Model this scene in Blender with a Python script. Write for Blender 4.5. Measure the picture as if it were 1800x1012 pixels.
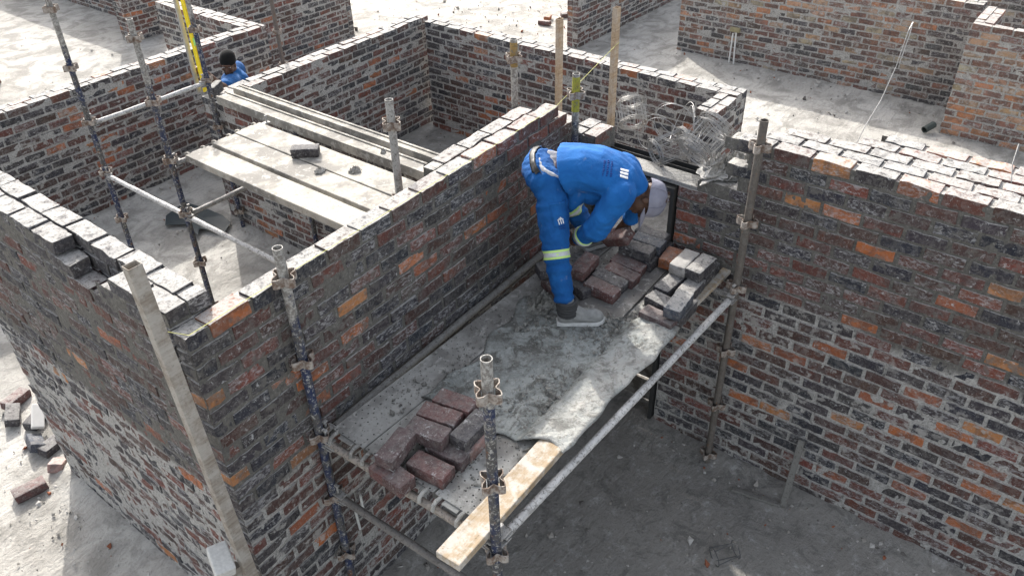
import bpy, bmesh, math, random
import numpy as np
from mathutils import Vector, Matrix
C = bpy.context.scene
for o in list(bpy.data.objects): bpy.data.objects.remove(o)
rnd = random.Random(7)

# ---------------------------------------------------------------- camera, sky, sun, exposure
cam = bpy.data.cameras.new('camera'); camo = bpy.data.objects.new('camera', cam)
C.collection.objects.link(camo); C.camera = camo
cam.sensor_width = 36; cam.lens = 28.56; cam.clip_start = 0.05; cam.clip_end = 400
_ax, _ay, _az = 0.95277465, 0.02159332, -0.91008552
camo.rotation_euler = (_ax, _ay, _az)
camo.location = (-1.209, -2.819, 4.65)
SUN_AZ = math.atan2(0.54, 0.84)      # clockwise from +Y
SUN_EL = math.radians(35)
w = bpy.data.worlds.new('World'); C.world = w; w.use_nodes = True
nt = w.node_tree; nt.nodes.clear()
sky = nt.nodes.new('ShaderNodeTexSky'); sky.sky_type = 'NISHITA'; sky.sun_disc = False
sky.sun_elevation = SUN_EL; sky.sun_rotation = SUN_AZ; sky.air_density = 1.0; sky.dust_density = 4.0; sky.ozone_density = 0.6
bg = nt.nodes.new('ShaderNodeBackground'); bg.inputs[1].default_value = 0.15
hs = nt.nodes.new('ShaderNodeHueSaturation'); hs.inputs['Saturation'].default_value = .42; nt.links.new(sky.outputs[0], hs.inputs['Color'])   # hazy white sky
wo = nt.nodes.new('ShaderNodeOutputWorld'); nt.links.new(hs.outputs[0], bg.inputs[0]); nt.links.new(bg.outputs[0], wo.inputs[0])
sl = bpy.data.lights.new('sun', 'SUN'); sl.energy = 2.25; sl.angle = math.radians(0.8); sl.color = (1.0, 0.965, 0.91)
so = bpy.data.objects.new('sun', sl); C.collection.objects.link(so); so.location = (5, 8, 12)
sd = Vector((math.sin(SUN_AZ)*math.cos(SUN_EL), math.cos(SUN_AZ)*math.cos(SUN_EL), math.sin(SUN_EL)))
so.rotation_euler = sd.to_track_quat('Z', 'Y').to_euler()
C.view_settings.view_transform = 'Standard'; C.view_settings.look = 'None'
C.view_settings.exposure = 1.48; C.view_settings.gamma = 1.0

# ---------------------------------------------------------------- noise + mesh helpers
_tabs = {}
def vnoise(x, y, scale, seed=0):
    if seed not in _tabs: _tabs[seed] = np.random.RandomState(seed+101).rand(256, 256)
    T = _tabs[seed]
    x = np.asarray(x)/scale; y = np.asarray(y)/scale
    xi = np.floor(x).astype(int); yi = np.floor(y).astype(int)
    fx = x-xi; fy = y-yi; fx = fx*fx*(3-2*fx); fy = fy*fy*(3-2*fy)
    g = lambda a, b: T[a % 256, b % 256]
    return (g(xi, yi)*(1-fx)+g(xi+1, yi)*fx)*(1-fy)+(g(xi, yi+1)*(1-fx)+g(xi+1, yi+1)*fx)*fy
def fbm(x, y, scale, seed=0, octv=4):
    a, s, t = 0, 1.0, 0
    for i in range(octv):
        a = a+s*vnoise(x, y, scale/2**i, seed+i*7); t += s; s *= 0.55
    return a/t

def link(o, parent=None):
    C.collection.objects.link(o)
    if parent is not None: o.parent = parent
    return o
def tag(o, label=None, cat=None, group=None, kind=None):
    if label: o['label'] = label
    if cat: o['category'] = cat
    if group: o['group'] = group
    if kind: o['kind'] = kind
    return o
def thing(name, loc, label, cat, group=None, rot=(0, 0, 0)):
    o = bpy.data.objects.new(name, None); o.empty_display_size = 0.1
    C.collection.objects.link(o); o.location = loc; o.rotation_euler = rot
    return tag(o, label, cat, group)

def mesh_np(name, V, F, mats, mi=None, attrs=None, parent=None, loc=(0, 0, 0), smooth=False):
    """V (n,3); F list of quad index arrays (m,4)"""
    V = np.asarray(V, dtype=np.float32)-np.array(loc, dtype=np.float32)
    me = bpy.data.meshes.new(name)
    F = np.asarray(F, dtype=np.int32)
    me.vertices.add(len(V)); me.vertices.foreach_set('co', V.ravel())
    me.loops.add(F.size); me.loops.foreach_set('vertex_index', F.ravel())
    me.polygons.add(len(F)); me.polygons.foreach_set('loop_start', np.arange(0, F.size, F.shape[1], dtype=np.int32))
    me.polygons.foreach_set('loop_total', np.full(len(F), F.shape[1], dtype=np.int32))
    for m in (mats if isinstance(mats, (list, tuple)) else [mats]): me.materials.append(m)
    if mi is not None: me.polygons.foreach_set('material_index', np.asarray(mi, dtype=np.int32))
    me.polygons.foreach_set('use_smooth', np.full(len(F), bool(smooth)))
    me.update(calc_edges=True)
    for k, a in (attrs or {}).items():
        a = np.asarray(a, dtype=np.float32)
        if a.ndim == 2:
            at = me.attributes.new(k, 'FLOAT_COLOR', 'POINT'); at.data.foreach_set('color', a.ravel())
        else:
            at = me.attributes.new(k, 'FLOAT', 'POINT'); at.data.foreach_set('value', a)
    o = bpy.data.objects.new(name, me); o.location = loc
    return link(o, parent)

class MB:
    """collects simple solids in one mesh"""
    def __init__(s): s.v = []; s.f = []; s.m = []
    def add(s, verts, faces, m=0):
        n = len(s.v); s.v += [tuple(map(float, v)) for v in verts]; s.f += [tuple(i+n for i in f) for f in faces]; s.m += [m]*len(faces); return s
    def box(s, c, size, rz=0, m=0, M=None):
        x, y, z = [d/2 for d in size]
        vs = [Vector((a*x, b*y, d*z)) for d in (-1, 1) for b in (-1, 1) for a in (-1, 1)]
        R = M if M is not None else Matrix.Rotation(rz, 3, 'Z')
        vs = [R @ v + Vector(c) for v in vs]
        return s.add(vs, [(0, 2, 3, 1), (4, 5, 7, 6), (0, 1, 5, 4), (2, 6, 7, 3), (0, 4, 6, 2), (1, 3, 7, 5)], m)
    def tube(s, pts, r, n=12, m=0, cap=True, hollow=0):
        pts = [Vector(p) for p in pts]; rs = r if isinstance(r, (list, tuple)) else [r]*len(pts)
        rings = []; prev = None
        for i, p in enumerate(pts):
            t = (pts[min(i+1, len(pts)-1)]-pts[max(i-1, 0)]).normalized()
            if prev is None:
                a = Vector((0, 0, 1)) if abs(t.z) < .9 else Vector((1, 0, 0)); u = t.cross(a).normalized()
            else: u = (prev-t*prev.dot(t)).normalized()
            prev = u; v = t.cross(u)
            rings.append([p+(u*math.cos(2*math.pi*k/n)+v*math.sin(2*math.pi*k/n))*rs[i] for k in range(n)])
        vs = [v for R in rings for v in R]; fs = []
        for i in range(len(pts)-1):
            for k in range(n): fs.append((i*n+k, i*n+(k+1) % n, (i+1)*n+(k+1) % n, (i+1)*n+k))
        if cap and not hollow: fs += [tuple(range(n-1, -1, -1)), tuple(range((len(pts)-1)*n, len(pts)*n))]
        s.add(vs, fs, m)
        if hollow:   # open pipe: inner wall near each end and the annulus
            for e, q in ((0, 1), (len(pts)-1, len(pts)-2)):
                d = (pts[q]-pts[e]).normalized(); L = min(.25, (pts[q]-pts[e]).length*.45)
                R0 = rings[e]; R1 = [pts[e]+(v-pts[e])*hollow for v in R0]; R2 = [v+d*L for v in R1]
                s.add(R0+R1+R2, [(k, n+k, n+(k+1) % n, (k+1) % n) for k in range(n)]+[(n+k, 2*n+k, 2*n+(k+1) % n, n+(k+1) % n) for k in range(n)]+[tuple(range(2*n, 3*n))], m)
        return s
    def build(s, name, mats, parent=None, bevel=0, smooth=False, loc=None, seg=2, angle=35):
        me = bpy.data.meshes.new(name); me.from_pydata(s.v, [], s.f)
        for m in (mats if isinstance(mats, (list, tuple)) else [mats]): me.materials.append(m)
        me.polygons.foreach_set('material_index', s.m)
        bm = bmesh.new(); bm.from_mesh(me); bmesh.ops.recalc_face_normals(bm, faces=bm.faces)
        if loc is not None: bmesh.ops.translate(bm, vec=-Vector(loc), verts=bm.verts)
        bm.to_mesh(me); bm.free()
        o = bpy.data.objects.new(name, me); link(o, parent)
        if loc is not None: o.location = loc
        if smooth:
            me.polygons.foreach_set('use_smooth', [True]*len(me.polygons))
            try: me.set_sharp_from_angle(angle=math.radians(angle))
            except Exception: pass
        if bevel:
            md = o.modifiers.new('bevel', 'BEVEL'); md.width = bevel; md.segments = seg; md.limit_method = 'ANGLE'
        return o

# ---------------------------------------------------------------- materials
class NT:
    def __init__(s, name):
        s.m = bpy.data.materials.new(name); s.m.use_nodes = True; s.t = s.m.node_tree; s.n = s.t.nodes
        s.b = s.n['Principled BSDF']; s.b.inputs['Roughness'].default_value = .85
        s.b.inputs['Specular IOR Level'].default_value = .3
        s.geo = s.n.new('ShaderNodeNewGeometry'); s.tc = s.n.new('ShaderNodeTexCoord')
    def L(s, a, b): s.t.links.new(a, b)
    def _set(s, sock, v):
        if hasattr(v, 'is_output'): s.L(v, sock)
        elif v is not None:
            if isinstance(v, (int, float)) and sock.type == 'RGBA': v = (v, v, v, 1)
            if isinstance(v, tuple) and len(v) == 3 and sock.type == 'RGBA': v = (*v, 1)
            sock.default_value = v
    def noise(s, scale, detail=4, rough=.6, vec=None, dist=0, out=0):
        n = s.n.new('ShaderNodeTexNoise'); n.inputs['Scale'].default_value = scale; n.inputs['Detail'].default_value = detail
        n.inputs['Roughness'].default_value = rough; n.inputs['Distortion'].default_value = dist
        s.L(vec if vec is not None else s.geo.outputs['Position'], n.inputs['Vector']); return n.outputs[out]
    def voro(s, scale, vec=None, feature='F1', rand=1):
        n = s.n.new('ShaderNodeTexVoronoi'); n.feature = feature; n.inputs['Scale'].default_value = scale; n.inputs['Randomness'].default_value = rand
        s.L(vec if vec is not None else s.geo.outputs['Position'], n.inputs['Vector']); return n.outputs['Distance']
    def mapv(s, vec, scale=(1, 1, 1), rot=(0, 0, 0), loc=(0, 0, 0)):
        n = s.n.new('ShaderNodeMapping'); n.inputs['Scale'].default_value = scale; n.inputs['Rotation'].default_value = rot; n.inputs['Location'].default_value = loc
        s.L(vec, n.inputs['Vector']); return n.outputs[0]
    def ramp(s, v, a, b, o0=0., o1=1.):
        n = s.n.new('ShaderNodeMapRange'); n.interpolation_type = 'SMOOTHSTEP'
        s.L(v, n.inputs[0]); n.inputs[1].default_value = a; n.inputs[2].default_value = b; n.inputs[3].default_value = o0; n.inputs[4].default_value = o1; return n.outputs[0]
    def mix(s, f, a, b, mode='MIX'):
        n = s.n.new('ShaderNodeMix'); n.data_type = 'RGBA'; n.blend_type = mode; n.clamp_factor = True
        s._set(n.inputs[0], f); s._set(n.inputs[6], a); s._set(n.inputs[7], b); return n.outputs[2]
    def math(s, op, a, b=None, clamp=False):
        n = s.n.new('ShaderNodeMath'); n.operation = op; n.use_clamp = clamp; s._set(n.inputs[0], a)
        if b is not None: s._set(n.inputs[1], b)
        return n.outputs[0]
    def attr(s, name, fac=False):
        n = s.n.new('ShaderNodeAttribute'); n.attribute_name = name; return n.outputs['Fac' if fac else 'Color'], n.outputs['Alpha']
    def nz(s):
        n = s.n.new('ShaderNodeSeparateXYZ'); s.L(s.geo.outputs['Normal'], n.inputs[0]); return n.outputs[2]
    def xyz(s, v):
        n = s.n.new('ShaderNodeSeparateXYZ'); s.L(v, n.inputs[0]); return n.outputs
    def bump(s, h, strength=.5, dist=.005, prev=None):
        n = s.n.new('ShaderNodeBump'); n.inputs['Strength'].default_value = strength; n.inputs['Distance'].default_value = dist
        s.L(h, n.inputs['Height'])
        if prev is not None: s.L(prev, n.inputs['Normal'])
        s.L(n.outputs[0], s.b.inputs['Normal']); return n.outputs[0]
    def out(s, col, rough=None, metal=None):
        s._set(s.b.inputs['Base Color'], col)
        if rough is not None: s._set(s.b.inputs['Roughness'], rough)
        if metal is not None: s._set(s.b.inputs['Metallic'], metal)
        return s.m

DUST = (.48, .46, .425)
def m_brick(name='brick', dust=.85, smear=.75):
    t = NT(name); col, al = t.attr('bcol'); wet, _ = t.attr('wet', True)
    P = t.geo.outputs['Position']
    n1 = t.noise(16, 4, .6); n2 = t.noise(60, 4, .65); n3 = t.noise(7, 3, .6, dist=1.0)
    c = t.mix(t.ramp(n3, .44, .60, 0, .85), col, t.mix(.62, col, (.055, .047, .046)))       # scorched zones
    c = t.mix(t.ramp(n2, .35, .7, 0, .45), c, t.mix(.5, c, (.02, .018, .02))); c = t.mix(t.ramp(t.noise(30, 5, .7, dist=1.), .44, .64, 0, .26), c, (.26, .245, .225))
    wv = t.noise(38, 5, .75, dist=.6)
    bl = t.math('MULTIPLY', t.ramp(wv, .56, .66), t.ramp(t.noise(9, 2, .5), .40, .58), True)
    c = t.mix(t.math('MULTIPLY', bl, .75), c, (.44, .44, .43)); c = t.mix(t.math('MULTIPLY', t.ramp(t.noise(85, 4, .8), .60, .68), .6), c, (.40, .39, .37)); c = t.mix(t.ramp(t.noise(48, 5, .8), .60, .70, 0, .75), c, (.012, .011, .012))                      # pale bloom
    pb = t.math('MULTIPLY', t.ramp(al, .45, .75), t.ramp(t.noise(26, 6, .78, vec=t.mapv(P, (1, 1, 2.2)), dist=.5), .50, .60))
    c = t.mix(t.math('MULTIPLY', pb, .60), c, t.mix(t.noise(90, 3, .7), (.24, .24, .25), (.50, .49, .48)))
    sm = t.math('MULTIPLY', t.ramp(n1, .53, .62), t.ramp(t.noise(2.6, 4, .65), .40, .58), True)
    mc = t.mix(wet, (.36, .345, .32), (.13, .122, .110))
    c = t.mix(t.math('MULTIPLY', sm, smear), c, mc)                                  # mortar smears
    up = t.ramp(t.nz(), .55, .85); dn = t.ramp(t.noise(24, 5, .7), .30, .52)
    pit = t.ramp(t.noise(75, 4, .7), .30, .50, .25, 1)
    d = t.math('MULTIPLY', t.math('MULTIPLY', up, dn), t.math('MULTIPLY', pit, dust))
    c = t.mix(d, c, t.mix(t.noise(7, 4, .6), (.27, .26, .24), (.48, .465, .44)))
    h = t.math('ADD', t.math('MULTIPLY', n2, .5), t.math('ADD', t.math('MULTIPLY', t.noise(170, 3, .7), .35), t.math('MULTIPLY', sm, .5)))
    t.bump(h, .75, .006)
    return t.out(c, .9)
def m_mortar(name='mortar'):
    t = NT(name); wet, _ = t.attr('wet', True)
    n = t.noise(14, 6, .7); n2 = t.noise(70, 4, .7)
    dry = t.mix(n, (.30, .288, .265), (.50, .485, .455)); we = t.mix(n, (.085, .080, .070), (.185, .175, .157))
    c = t.mix(wet, dry, we); c = t.mix(t.ramp(t.noise(33, 6, .8, dist=.6), .54, .64, 0, .6), c, t.mix(wet, (.55, .54, .50), (.30, .29, .265))); c = t.mix(t.ramp(t.noise(21, 6, .8, dist=.4), .55, .66, 0, .7), c, (.045, .042, .04)); c = t.mix(t.ramp(n2, .3, .62, .55, 0), c, (.05, .048, .045))
    up = t.math('MULTIPLY', t.ramp(t.nz(), .5, .85), t.ramp(t.noise(20, 5, .7), .3, .55)); c = t.mix(t.math('MULTIPLY', up, .8), c, DUST)
    t.bump(t.math('ADD', n, n2), .9, .008)
    return t.out(c, .95)
MBR = m_brick(); MMO = m_mortar()

# ---------------------------------------------------------------- brick walls built brick by brick
PAL = [((.026, .027, .035), 20), ((.042, .036, .040), 18), ((.070, .038, .031), 24), ((.110, .044, .034), 24), ((.16, .052, .036), 13), ((.33, .105, .040), 4), ((.38, .15, .06), 1.5)]
PALF = [((.06, .055, .056), 18), ((.10, .07, .06), 22), ((.16, .085, .065), 24), ((.23, .115, .078), 14), ((.36, .16, .08), 8), ((.38, .23, .14), 9), ((.33, .27, .18), 5)]
def pick(rs, pal, clu=.5):
    ws = np.array([p[1] for p in pal], float); ws[4:] *= np.clip((clu-.34)*6.5, .12, 2.2); ws[:2] *= np.clip((.75-clu)*3.4, .3, 2.); c = np.array(pal[rs.choice(len(pal), p=ws/ws.sum())][0])
    return c*rs.uniform(.8, 1.2)*np.array([rs.uniform(.93, 1.07), rs.uniform(.95, 1.05), rs.uniform(.93, 1.07)])
_tmpl = {}
def cube_tmpl(nx, ny, nz):
    key = (nx, ny, nz)
    if key in _tmpl: return _tmpl[key]
    def g(n): return np.concatenate(([-1], np.linspace(-1, 1, n+1)[1:-1] if n > 1 else [], [1])) if n < 3 else np.concatenate(([-1], np.linspace(-.95, .95, n-1), [1]))
    gx, gy, gz = g(nx), g(ny), g(nz); idx = {}; V = []; F = []
    def vid(i, j, k):
        if (i, j, k) not in idx: idx[(i, j, k)] = len(V); V.append((gx[i], gy[j], gz[k]))
        return idx[(i, j, k)]
    NX, NY, NZ = len(gx)-1, len(gy)-1, len(gz)-1
    for i in range(NX):
        for k in range(NZ):
            F.append([vid(i, 0, k), vid(i+1, 0, k), vid(i+1, 0, k+1), vid(i, 0, k+1)]); F.append([vid(i, NY, k), vid(i, NY, k+1), vid(i+1, NY, k+1), vid(i+1, NY, k)])
    for j in range(NY):
        for k in range(NZ):
            F.append([vid(0, j, k), vid(0, j, k+1), vid(0, j+1, k+1), vid(0, j+1, k)]); F.append([vid(NX, j, k), vid(NX, j+1, k), vid(NX, j+1, k+1), vid(NX, j, k+1)])
    for i in range(NX):
        for j in range(NY):
            F.append([vid(i, j, 0), vid(i, j+1, 0), vid(i+1, j+1, 0), vid(i+1, j, 0)]); F.append([vid(i, j, NZ), vid(i+1, j, NZ), vid(i+1, j+1, NZ), vid(i, j+1, NZ)])
    _tmpl[key] = (np.array(V), np.array(F)); return _tmpl[key]
def brick_verts(size, lod, rs, rough=.0022, r=.005):
    U, F = cube_tmpl(*lod); h = np.array(size)/2; p = U*h
    inner = np.clip(p, -(h-r), h-r); d = p-inner; n = np.linalg.norm(d, axis=1, keepdims=True); p = inner+d/np.maximum(n, 1e-9)*r
    for q in range(5):
        k = rs.normal(size=3)*rs.choice([25, 60, 110, 150]); ph = rs.uniform(0, 6.28)
        p = p+np.sin(p@k+ph)[:, None]*rs.normal(size=3)*rough*.75
    return p, F
CO = .085
def brick_wall(name, label, cat, org, d, length, ncourse, wyth=(0, 1), z0=0., keep=None, pal=PAL, lod=(5, 2, 3), mres=.025, wetz=99., seed=1,
               face_wyth=None, group=None, recess=.0055, mamp=.005, special=None, rough=.0018, ends=(True, True), fill=True):
    """org: front face lower left corner; d: unit direction along; thickness goes to n (left-hand side of d for walls running along +x, right-hand for +y)"""
    rs = np.random.RandomState(seed); d = np.array(d, float); d /= np.linalg.norm(d)
    n = np.array([-d[1], d[0]]) if abs(d[0]) > abs(d[1]) else np.array([abs(d[1]), 0.])
    flip = d[0]*n[1]-d[1]*n[0] < 0
    org = np.array(org, float)
    Vs = []; Fs = []; mi = []; col = []; wetA = []; off = 0
    def wet_of(s, z): return np.clip((z-wetz+ .22*(fbm(s+seed, z, .5, 3)-.5))/.06+.5, 0, 1)
    def topmost(wy, k, q): return k == ncourse-1 or (keep is not None and not keep(wy, k+1, q, q-.01, q+.01))
    for wy in wyth:
        t0 = wy*.1135
        for k in range(ncourse):
            zc = z0+k*CO+CO*.5+.004
            sh = .116*((k+wy) % 2)+rs.uniform(-.012, .012); s = -sh
            zj = rs.uniform(-.0015, .0015)
            while s < length-.02:
                a = max(s, 0); b = min(s+.2175, length); s += .232+rs.uniform(-.003, .003)
                if b-a < .045: continue
                a += rs.uniform(0, .003); b -= rs.uniform(0, .003)
                if keep is not None and not keep(wy, k, (a+b)/2, a, b): continue
                L = b-a; p, F = brick_verts((L, .104, (.076 if topmost(wy, k, (a+b)/2) else .0695)+rs.uniform(-.0035, .0025)), lod, rs, rough, .008)
                yaw = rs.normal()*.006; rl = rs.normal()*.008; tl = rs.normal()*.012
                x = p[:, 0]*math.cos(yaw)-p[:, 1]*math.sin(yaw); y = p[:, 0]*math.sin(yaw)+p[:, 1]*math.cos(yaw); z = p[:, 2]+x*rl+y*tl
                ss = x+(a+b)/2; tt = y+t0+.052+rs.normal()*.002; zz = z+zc+zj+.010*(vnoise(ss+seed*3, k*.37, .5, 61)-.5)
                W = np.stack([org[0]+ss*d[0]+tt*n[0], org[1]+ss*d[1]+tt*n[1], zz], 1)
                c = pick(rs, pal, fbm((a+b)/2+seed, zc, .55, 51, 2))
                if special is not None:
                    sc = special(wy, k, (a+b)/2)
                    if sc is not None: c = np.array(sc)
                Vs.append(W); Fs.append((F[:, ::-1] if flip else F)+off); off += len(W); mi.append(np.zeros(len(F)))
                col.append(np.tile([c[0], c[1], c[2], rs.rand()], (len(W), 1))); wetA.append(wet_of(ss, zz))
    # mortar: a rough sheet on every visible long side, a core body inside
    wmin, wmax = min(wyth), max(wyth); th = wmax*.1135+.104
    def exists(wy, k, s):
        if k < 0 or k >= ncourse or s < 0 or s > length: return False
        return keep is None or keep(wy, k, s, s-.01, s+.01)
    ns = max(2, int(length/mres)); nz = max(2, int(ncourse*CO/mres))
    S, Zg = np.meshgrid(np.linspace(.004, length-.004, ns+1), np.linspace(z0, z0+ncourse*CO-.012, nz+1), indexing='ij')
    sides = [(0, -1, min(wyth)), (1, 1, max(wyth))]
    for side, sg, wy in sides:
        nv = fbm(S*1.0+side*9, Zg, .06, seed % 5, 4); big = fbm(S+side*5, Zg, .45, 11+seed % 3, 3)
        dep = recess-(nv-.5)*2*mamp-(big-.55)*mamp*1.1
        T = (min(wyth)*.1135+dep) if sg < 0 else (th-dep)
        W = np.stack([org[0]+S*d[0]+T*n[0], org[1]+S*d[1]+T*n[1], Zg], -1).reshape(-1, 3)
        I = np.arange((ns+1)*(nz+1)).reshape(ns+1, nz+1)
        F = np.stack([I[:-1, :-1], I[1:, :-1], I[1:, 1:], I[:-1, 1:]], -1)
        ok = np.ones((ns, nz), bool)
        if keep is not None:
            for i in range(ns):
                sm = (S[i, 0]+S[i+1, 0])/2
                kk = [exists(wy, k, sm) for k in range(ncourse)]
                for j in range(nz):
                    k = int(((Zg[0, j]+Zg[0, j+1])/2-z0)/CO)
                    ok[i, j] = kk[min(k, ncourse-1)]
        F = F[ok]
        if sg > 0: F = F[:, ::-1]
        if flip: F = F[:, ::-1]
        if len(F) == 0: continue
        Vs.append(W); Fs.append(F+off); off += len(W); mi.append(np.ones(len(F)))
        col.append(np.tile([.3, .3, .3, 1], (len(W), 1))); wetA.append(wet_of(S.ravel(), Zg.ravel()))
    # core blocks (per wythe and course run) in mortar
    cb = []
    step = .058
    for wy in wyth:
        for k in range(ncourse):
            s = 0; run = None
            N_ = max(1, int(length/step))
            for q in range(N_+1):
                sm = (q+.5)*length/N_
                e = q < N_ and exists(wy, k, sm)
                if e and run is None: run = q*length/N_
                if not e and run is not None: cb.append((wy, k, run, q*length/N_)); run = None
    # merge vertically identical runs
    merged = {}
    for wy, k, a, b in cb: merged.setdefault((wy, round(a, 3), round(b, 3)), []).append(k)
    for (wy, a, b), ks in merged.items():
        ks = sorted(ks); st = ks[0]; pv = st
        for k in ks[1:]+[None]:
            if k is None or k != pv+1:
                top = z0+(pv+1)*CO-.016; bot = z0+st*CO-.004
                t0 = wy*.1135+.014; t1 = wy*.1135+(.118 if (wy+1) in wyth else .090)
                a2, b2 = a+.012, b-.012
                cs = [(s_, t_, z_) for z_ in (bot, top) for t_ in (t0, t1) for s_ in (a2, b2)]
                W = np.array([[org[0]+s_*d[0]+t_*n[0], org[1]+s_*d[1]+t_*n[1], z_] for s_, t_, z_ in cs])
                F = np.array([(0, 2, 3, 1), (4, 5, 7, 6), (0, 1, 5, 4), (2, 6, 7, 3), (0, 4, 6, 2), (1, 3, 7, 5)])
                if flip: F = F[:, ::-1]
                Vs.append(W); Fs.append(F+off); off += 8; mi.append(np.ones(6)); col.append(np.tile([.3, .3, .3, 1], (8, 1))); wetA.append(np.full(8, float(top > wetz)))
                st = k
            pv = k
    V = np.concatenate(Vs); loc = (float(org[0]), float(org[1]), float(z0))
    o = mesh_np(name, V, np.concatenate(Fs), [MBR, MMO], np.concatenate(mi), {'bcol': np.concatenate(col), 'wet': np.concatenate(wetA)}, loc=loc)
    return tag(o, label, cat, group)
# ---------------------------------------------------------------- ground
def m_ground():
    t = NT('concrete_ground'); P = t.geo.outputs['Position']
    big = t.noise(.55, 5, .6); med = t.noise(2.6, 6, .65, dist=.6); fine = t.noise(34, 5, .75)
    c = t.mix(t.ramp(big, .35, .68), (.39, .37, .335), (.52, .50, .46))
    c = t.mix(t.ramp(med, .42, .64, 0, .75), c, (.20, .19, .17))
    tr = t.noise(3.0, 5, .7, vec=t.mapv(P, (1, 5, 1), (0, 0, .5)), dist=.4)
    c = t.mix(t.ramp(tr, .50, .66, 0, .6), c, (.30, .285, .26))
    # darker slab tone inside the rooms, strongest under the scaffold
    a, _ = t.attr('floor_dark', True)
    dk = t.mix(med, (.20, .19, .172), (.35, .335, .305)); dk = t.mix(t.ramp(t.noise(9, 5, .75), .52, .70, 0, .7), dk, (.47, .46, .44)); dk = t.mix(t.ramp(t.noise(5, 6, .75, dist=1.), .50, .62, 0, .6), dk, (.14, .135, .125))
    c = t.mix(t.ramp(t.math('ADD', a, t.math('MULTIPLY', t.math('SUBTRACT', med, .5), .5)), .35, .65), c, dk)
    c = t.mix(t.ramp(fine, .48, .68, 0, .6), c, t.mix(.5, c, (.12, .11, .10)))
    sp = t.voro(26); c = t.mix(t.math('MULTIPLY', t.ramp(sp, .06, .11, 1, 0), t.ramp(t.noise(1.7, 3), .5, .6)), c, (.16, .15, .14))
    t.bump(t.math('ADD', t.math('MULTIPLY', med, 1.5), t.math('ADD', fine, tr)), .9, .02)
    return t.out(c, .95)
MGR = m_ground()
def ground():
    xs = np.concatenate([[-60, -20, -8, -4, -2], np.arange(-1.5, 6.5, .05), np.arange(6.5, 14, .12), [15, 17, 20, 26, 40, 90]])
    ys = np.concatenate([[-60, -20, -8, -5], np.arange(-4.5, 7, .05), np.arange(7, 15, .12), [16, 18, 22, 30, 50, 90]])
    X, Y = np.meshgrid(xs, ys, indexing='ij')
    Zv = (fbm(X, Y, .5, 2, 5)-.5)*np.where(X+Y > 9, .010, .020)+(fbm(X, Y, .12, 5, 3)-.5)*.012
    Zv = np.where((abs(X) > 14) | (abs(Y) > 15), 0, Zv)
    # rubble and mortar droppings banked against wall feet
    for (x0, x1, y0, y1, hgt, wd) in [(-.0, .0, -.1, 2.5, .07, .16), (3.1, 3.1, -4.5, -.75, .05, .14), (0, 3, -.08, -.02, .05, .15), (10.75, 10.75, -1, 3.2, .05, .2), (0.5, 4.8, 6.07, 6.07, .04, .14), (3.1, 3.1, 0, 4.8, .035, .12)]:
        dx = np.maximum(np.maximum(x0-X, X-x1), 0); dy = np.maximum(np.maximum(y0-Y, Y-y1), 0); dd = np.hypot(dx, dy)
        Zv += hgt*np.exp(-(dd/wd)**2)*(.35+1.3*fbm(X, Y, .11, 21, 4))*.8
    floor_dark = np.clip(1-np.maximum(np.maximum(.0-X, X-3.2), np.maximum(-9-Y, Y+.02))/.15, 0, 1)
    floor_dark = np.maximum(floor_dark, np.clip(1-np.maximum(np.maximum(3.2-X, X-6.3), np.maximum(.5-Y, Y-4.6))/.15, 0, 1)*.55)
    floor_dark = np.maximum(floor_dark, np.clip(1-np.maximum(np.maximum(.2-X, X-3.1), np.maximum(.0-Y, Y-6.1))/.15, 0, 1)*.42)
    I = np.arange(X.size).reshape(X.shape)
    F = np.stack([I[:-1, :-1], I[1:, :-1], I[1:, 1:], I[:-1, 1:]], -1).reshape(-1, 4)
    o = mesh_np('ground', np.stack([X, Y, Zv], -1).reshape(-1, 3), F, MGR, attrs={'floor_dark': floor_dark.ravel()}, smooth=True)
    o['kind'] = 'structure'
ground()

# ---------------------------------------------------------------- the walls
ORG = (.40, .105, .022); ORG2 = (.45, .14, .035)
FAR = dict(lod=(3, 1, 2), mres=.035, rough=.0024)
W = {}
w1dir = (2.85, .135)
def keep_w1(wy, k, sm, a, b):
    e = 2.86 if k == 29 else 2.86+.12*min(29-k, 3)
    if wy == 1:
        if .24 < sm < 1.78: return False
        if sm <= .24: return a < .2
        e -= .02
    if a > e-.1: return False
    return True
def spots(lst, dark=False, cols=((.36, .115, .04), (.27, .09, .045), (.40, .17, .06))):
    def f(wy, k, s):
        if dark and k >= 29: return (.05, .047, .052)
        if wy: return None
        for i, (kk, q) in enumerate(lst):
            if kk == k and abs(q-s) < .117: return cols[i % len(cols)]
        return None
    return f
W1S = [(29, .27), (29, 2.17), (25, .88), (23, .99), (24, 1.45), (25, .08), (22, .67), (24, 2.1), (19, .1), (20, .62), (12, .34), (17, .4), (9, .5)]
RS = [(24, 1.21), (22, 1.69), (24, 1.94), (18, 1.2), (12, 1.42), (26, .83), (10, 1.75), (10, 2.2), (13, 2.15), (12, 2.01), (7, 1.82), (19, 2.1), (8, 2.14), (5, 1.8), (7, .83), (7, .61), (13, .98), (9, 1.42), (10, .66), (14, 1.82), (8, 2.33), (4, 2.22), (3, 1.45), (29, .85), (29, 1.3)]
LS = [(29, .26), (25, .73), (20, 1.18), (16, .36), (18, .51), (16, 1.76)]
PALN = [(PAL[0][0], 28), (PAL[1][0], 24), (PAL[2][0], 24), (PAL[3][0], 20), (PAL[4][0], 9), (PAL[5][0], 1.4), (PAL[6][0], .4)]
brick_wall('brick_wall', 'long dark brick wall beside the scaffold platform with an orange brick near its near corner and one halfway', 'wall', (0.0, -.10), w1dir, 3.22, 30,
           keep=keep_w1, lod=(7, 3, 3), mres=.014, wetz=1.42, seed=11, special=spots(W1S), pal=PALN, recess=.0068, mamp=.0062)
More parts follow.
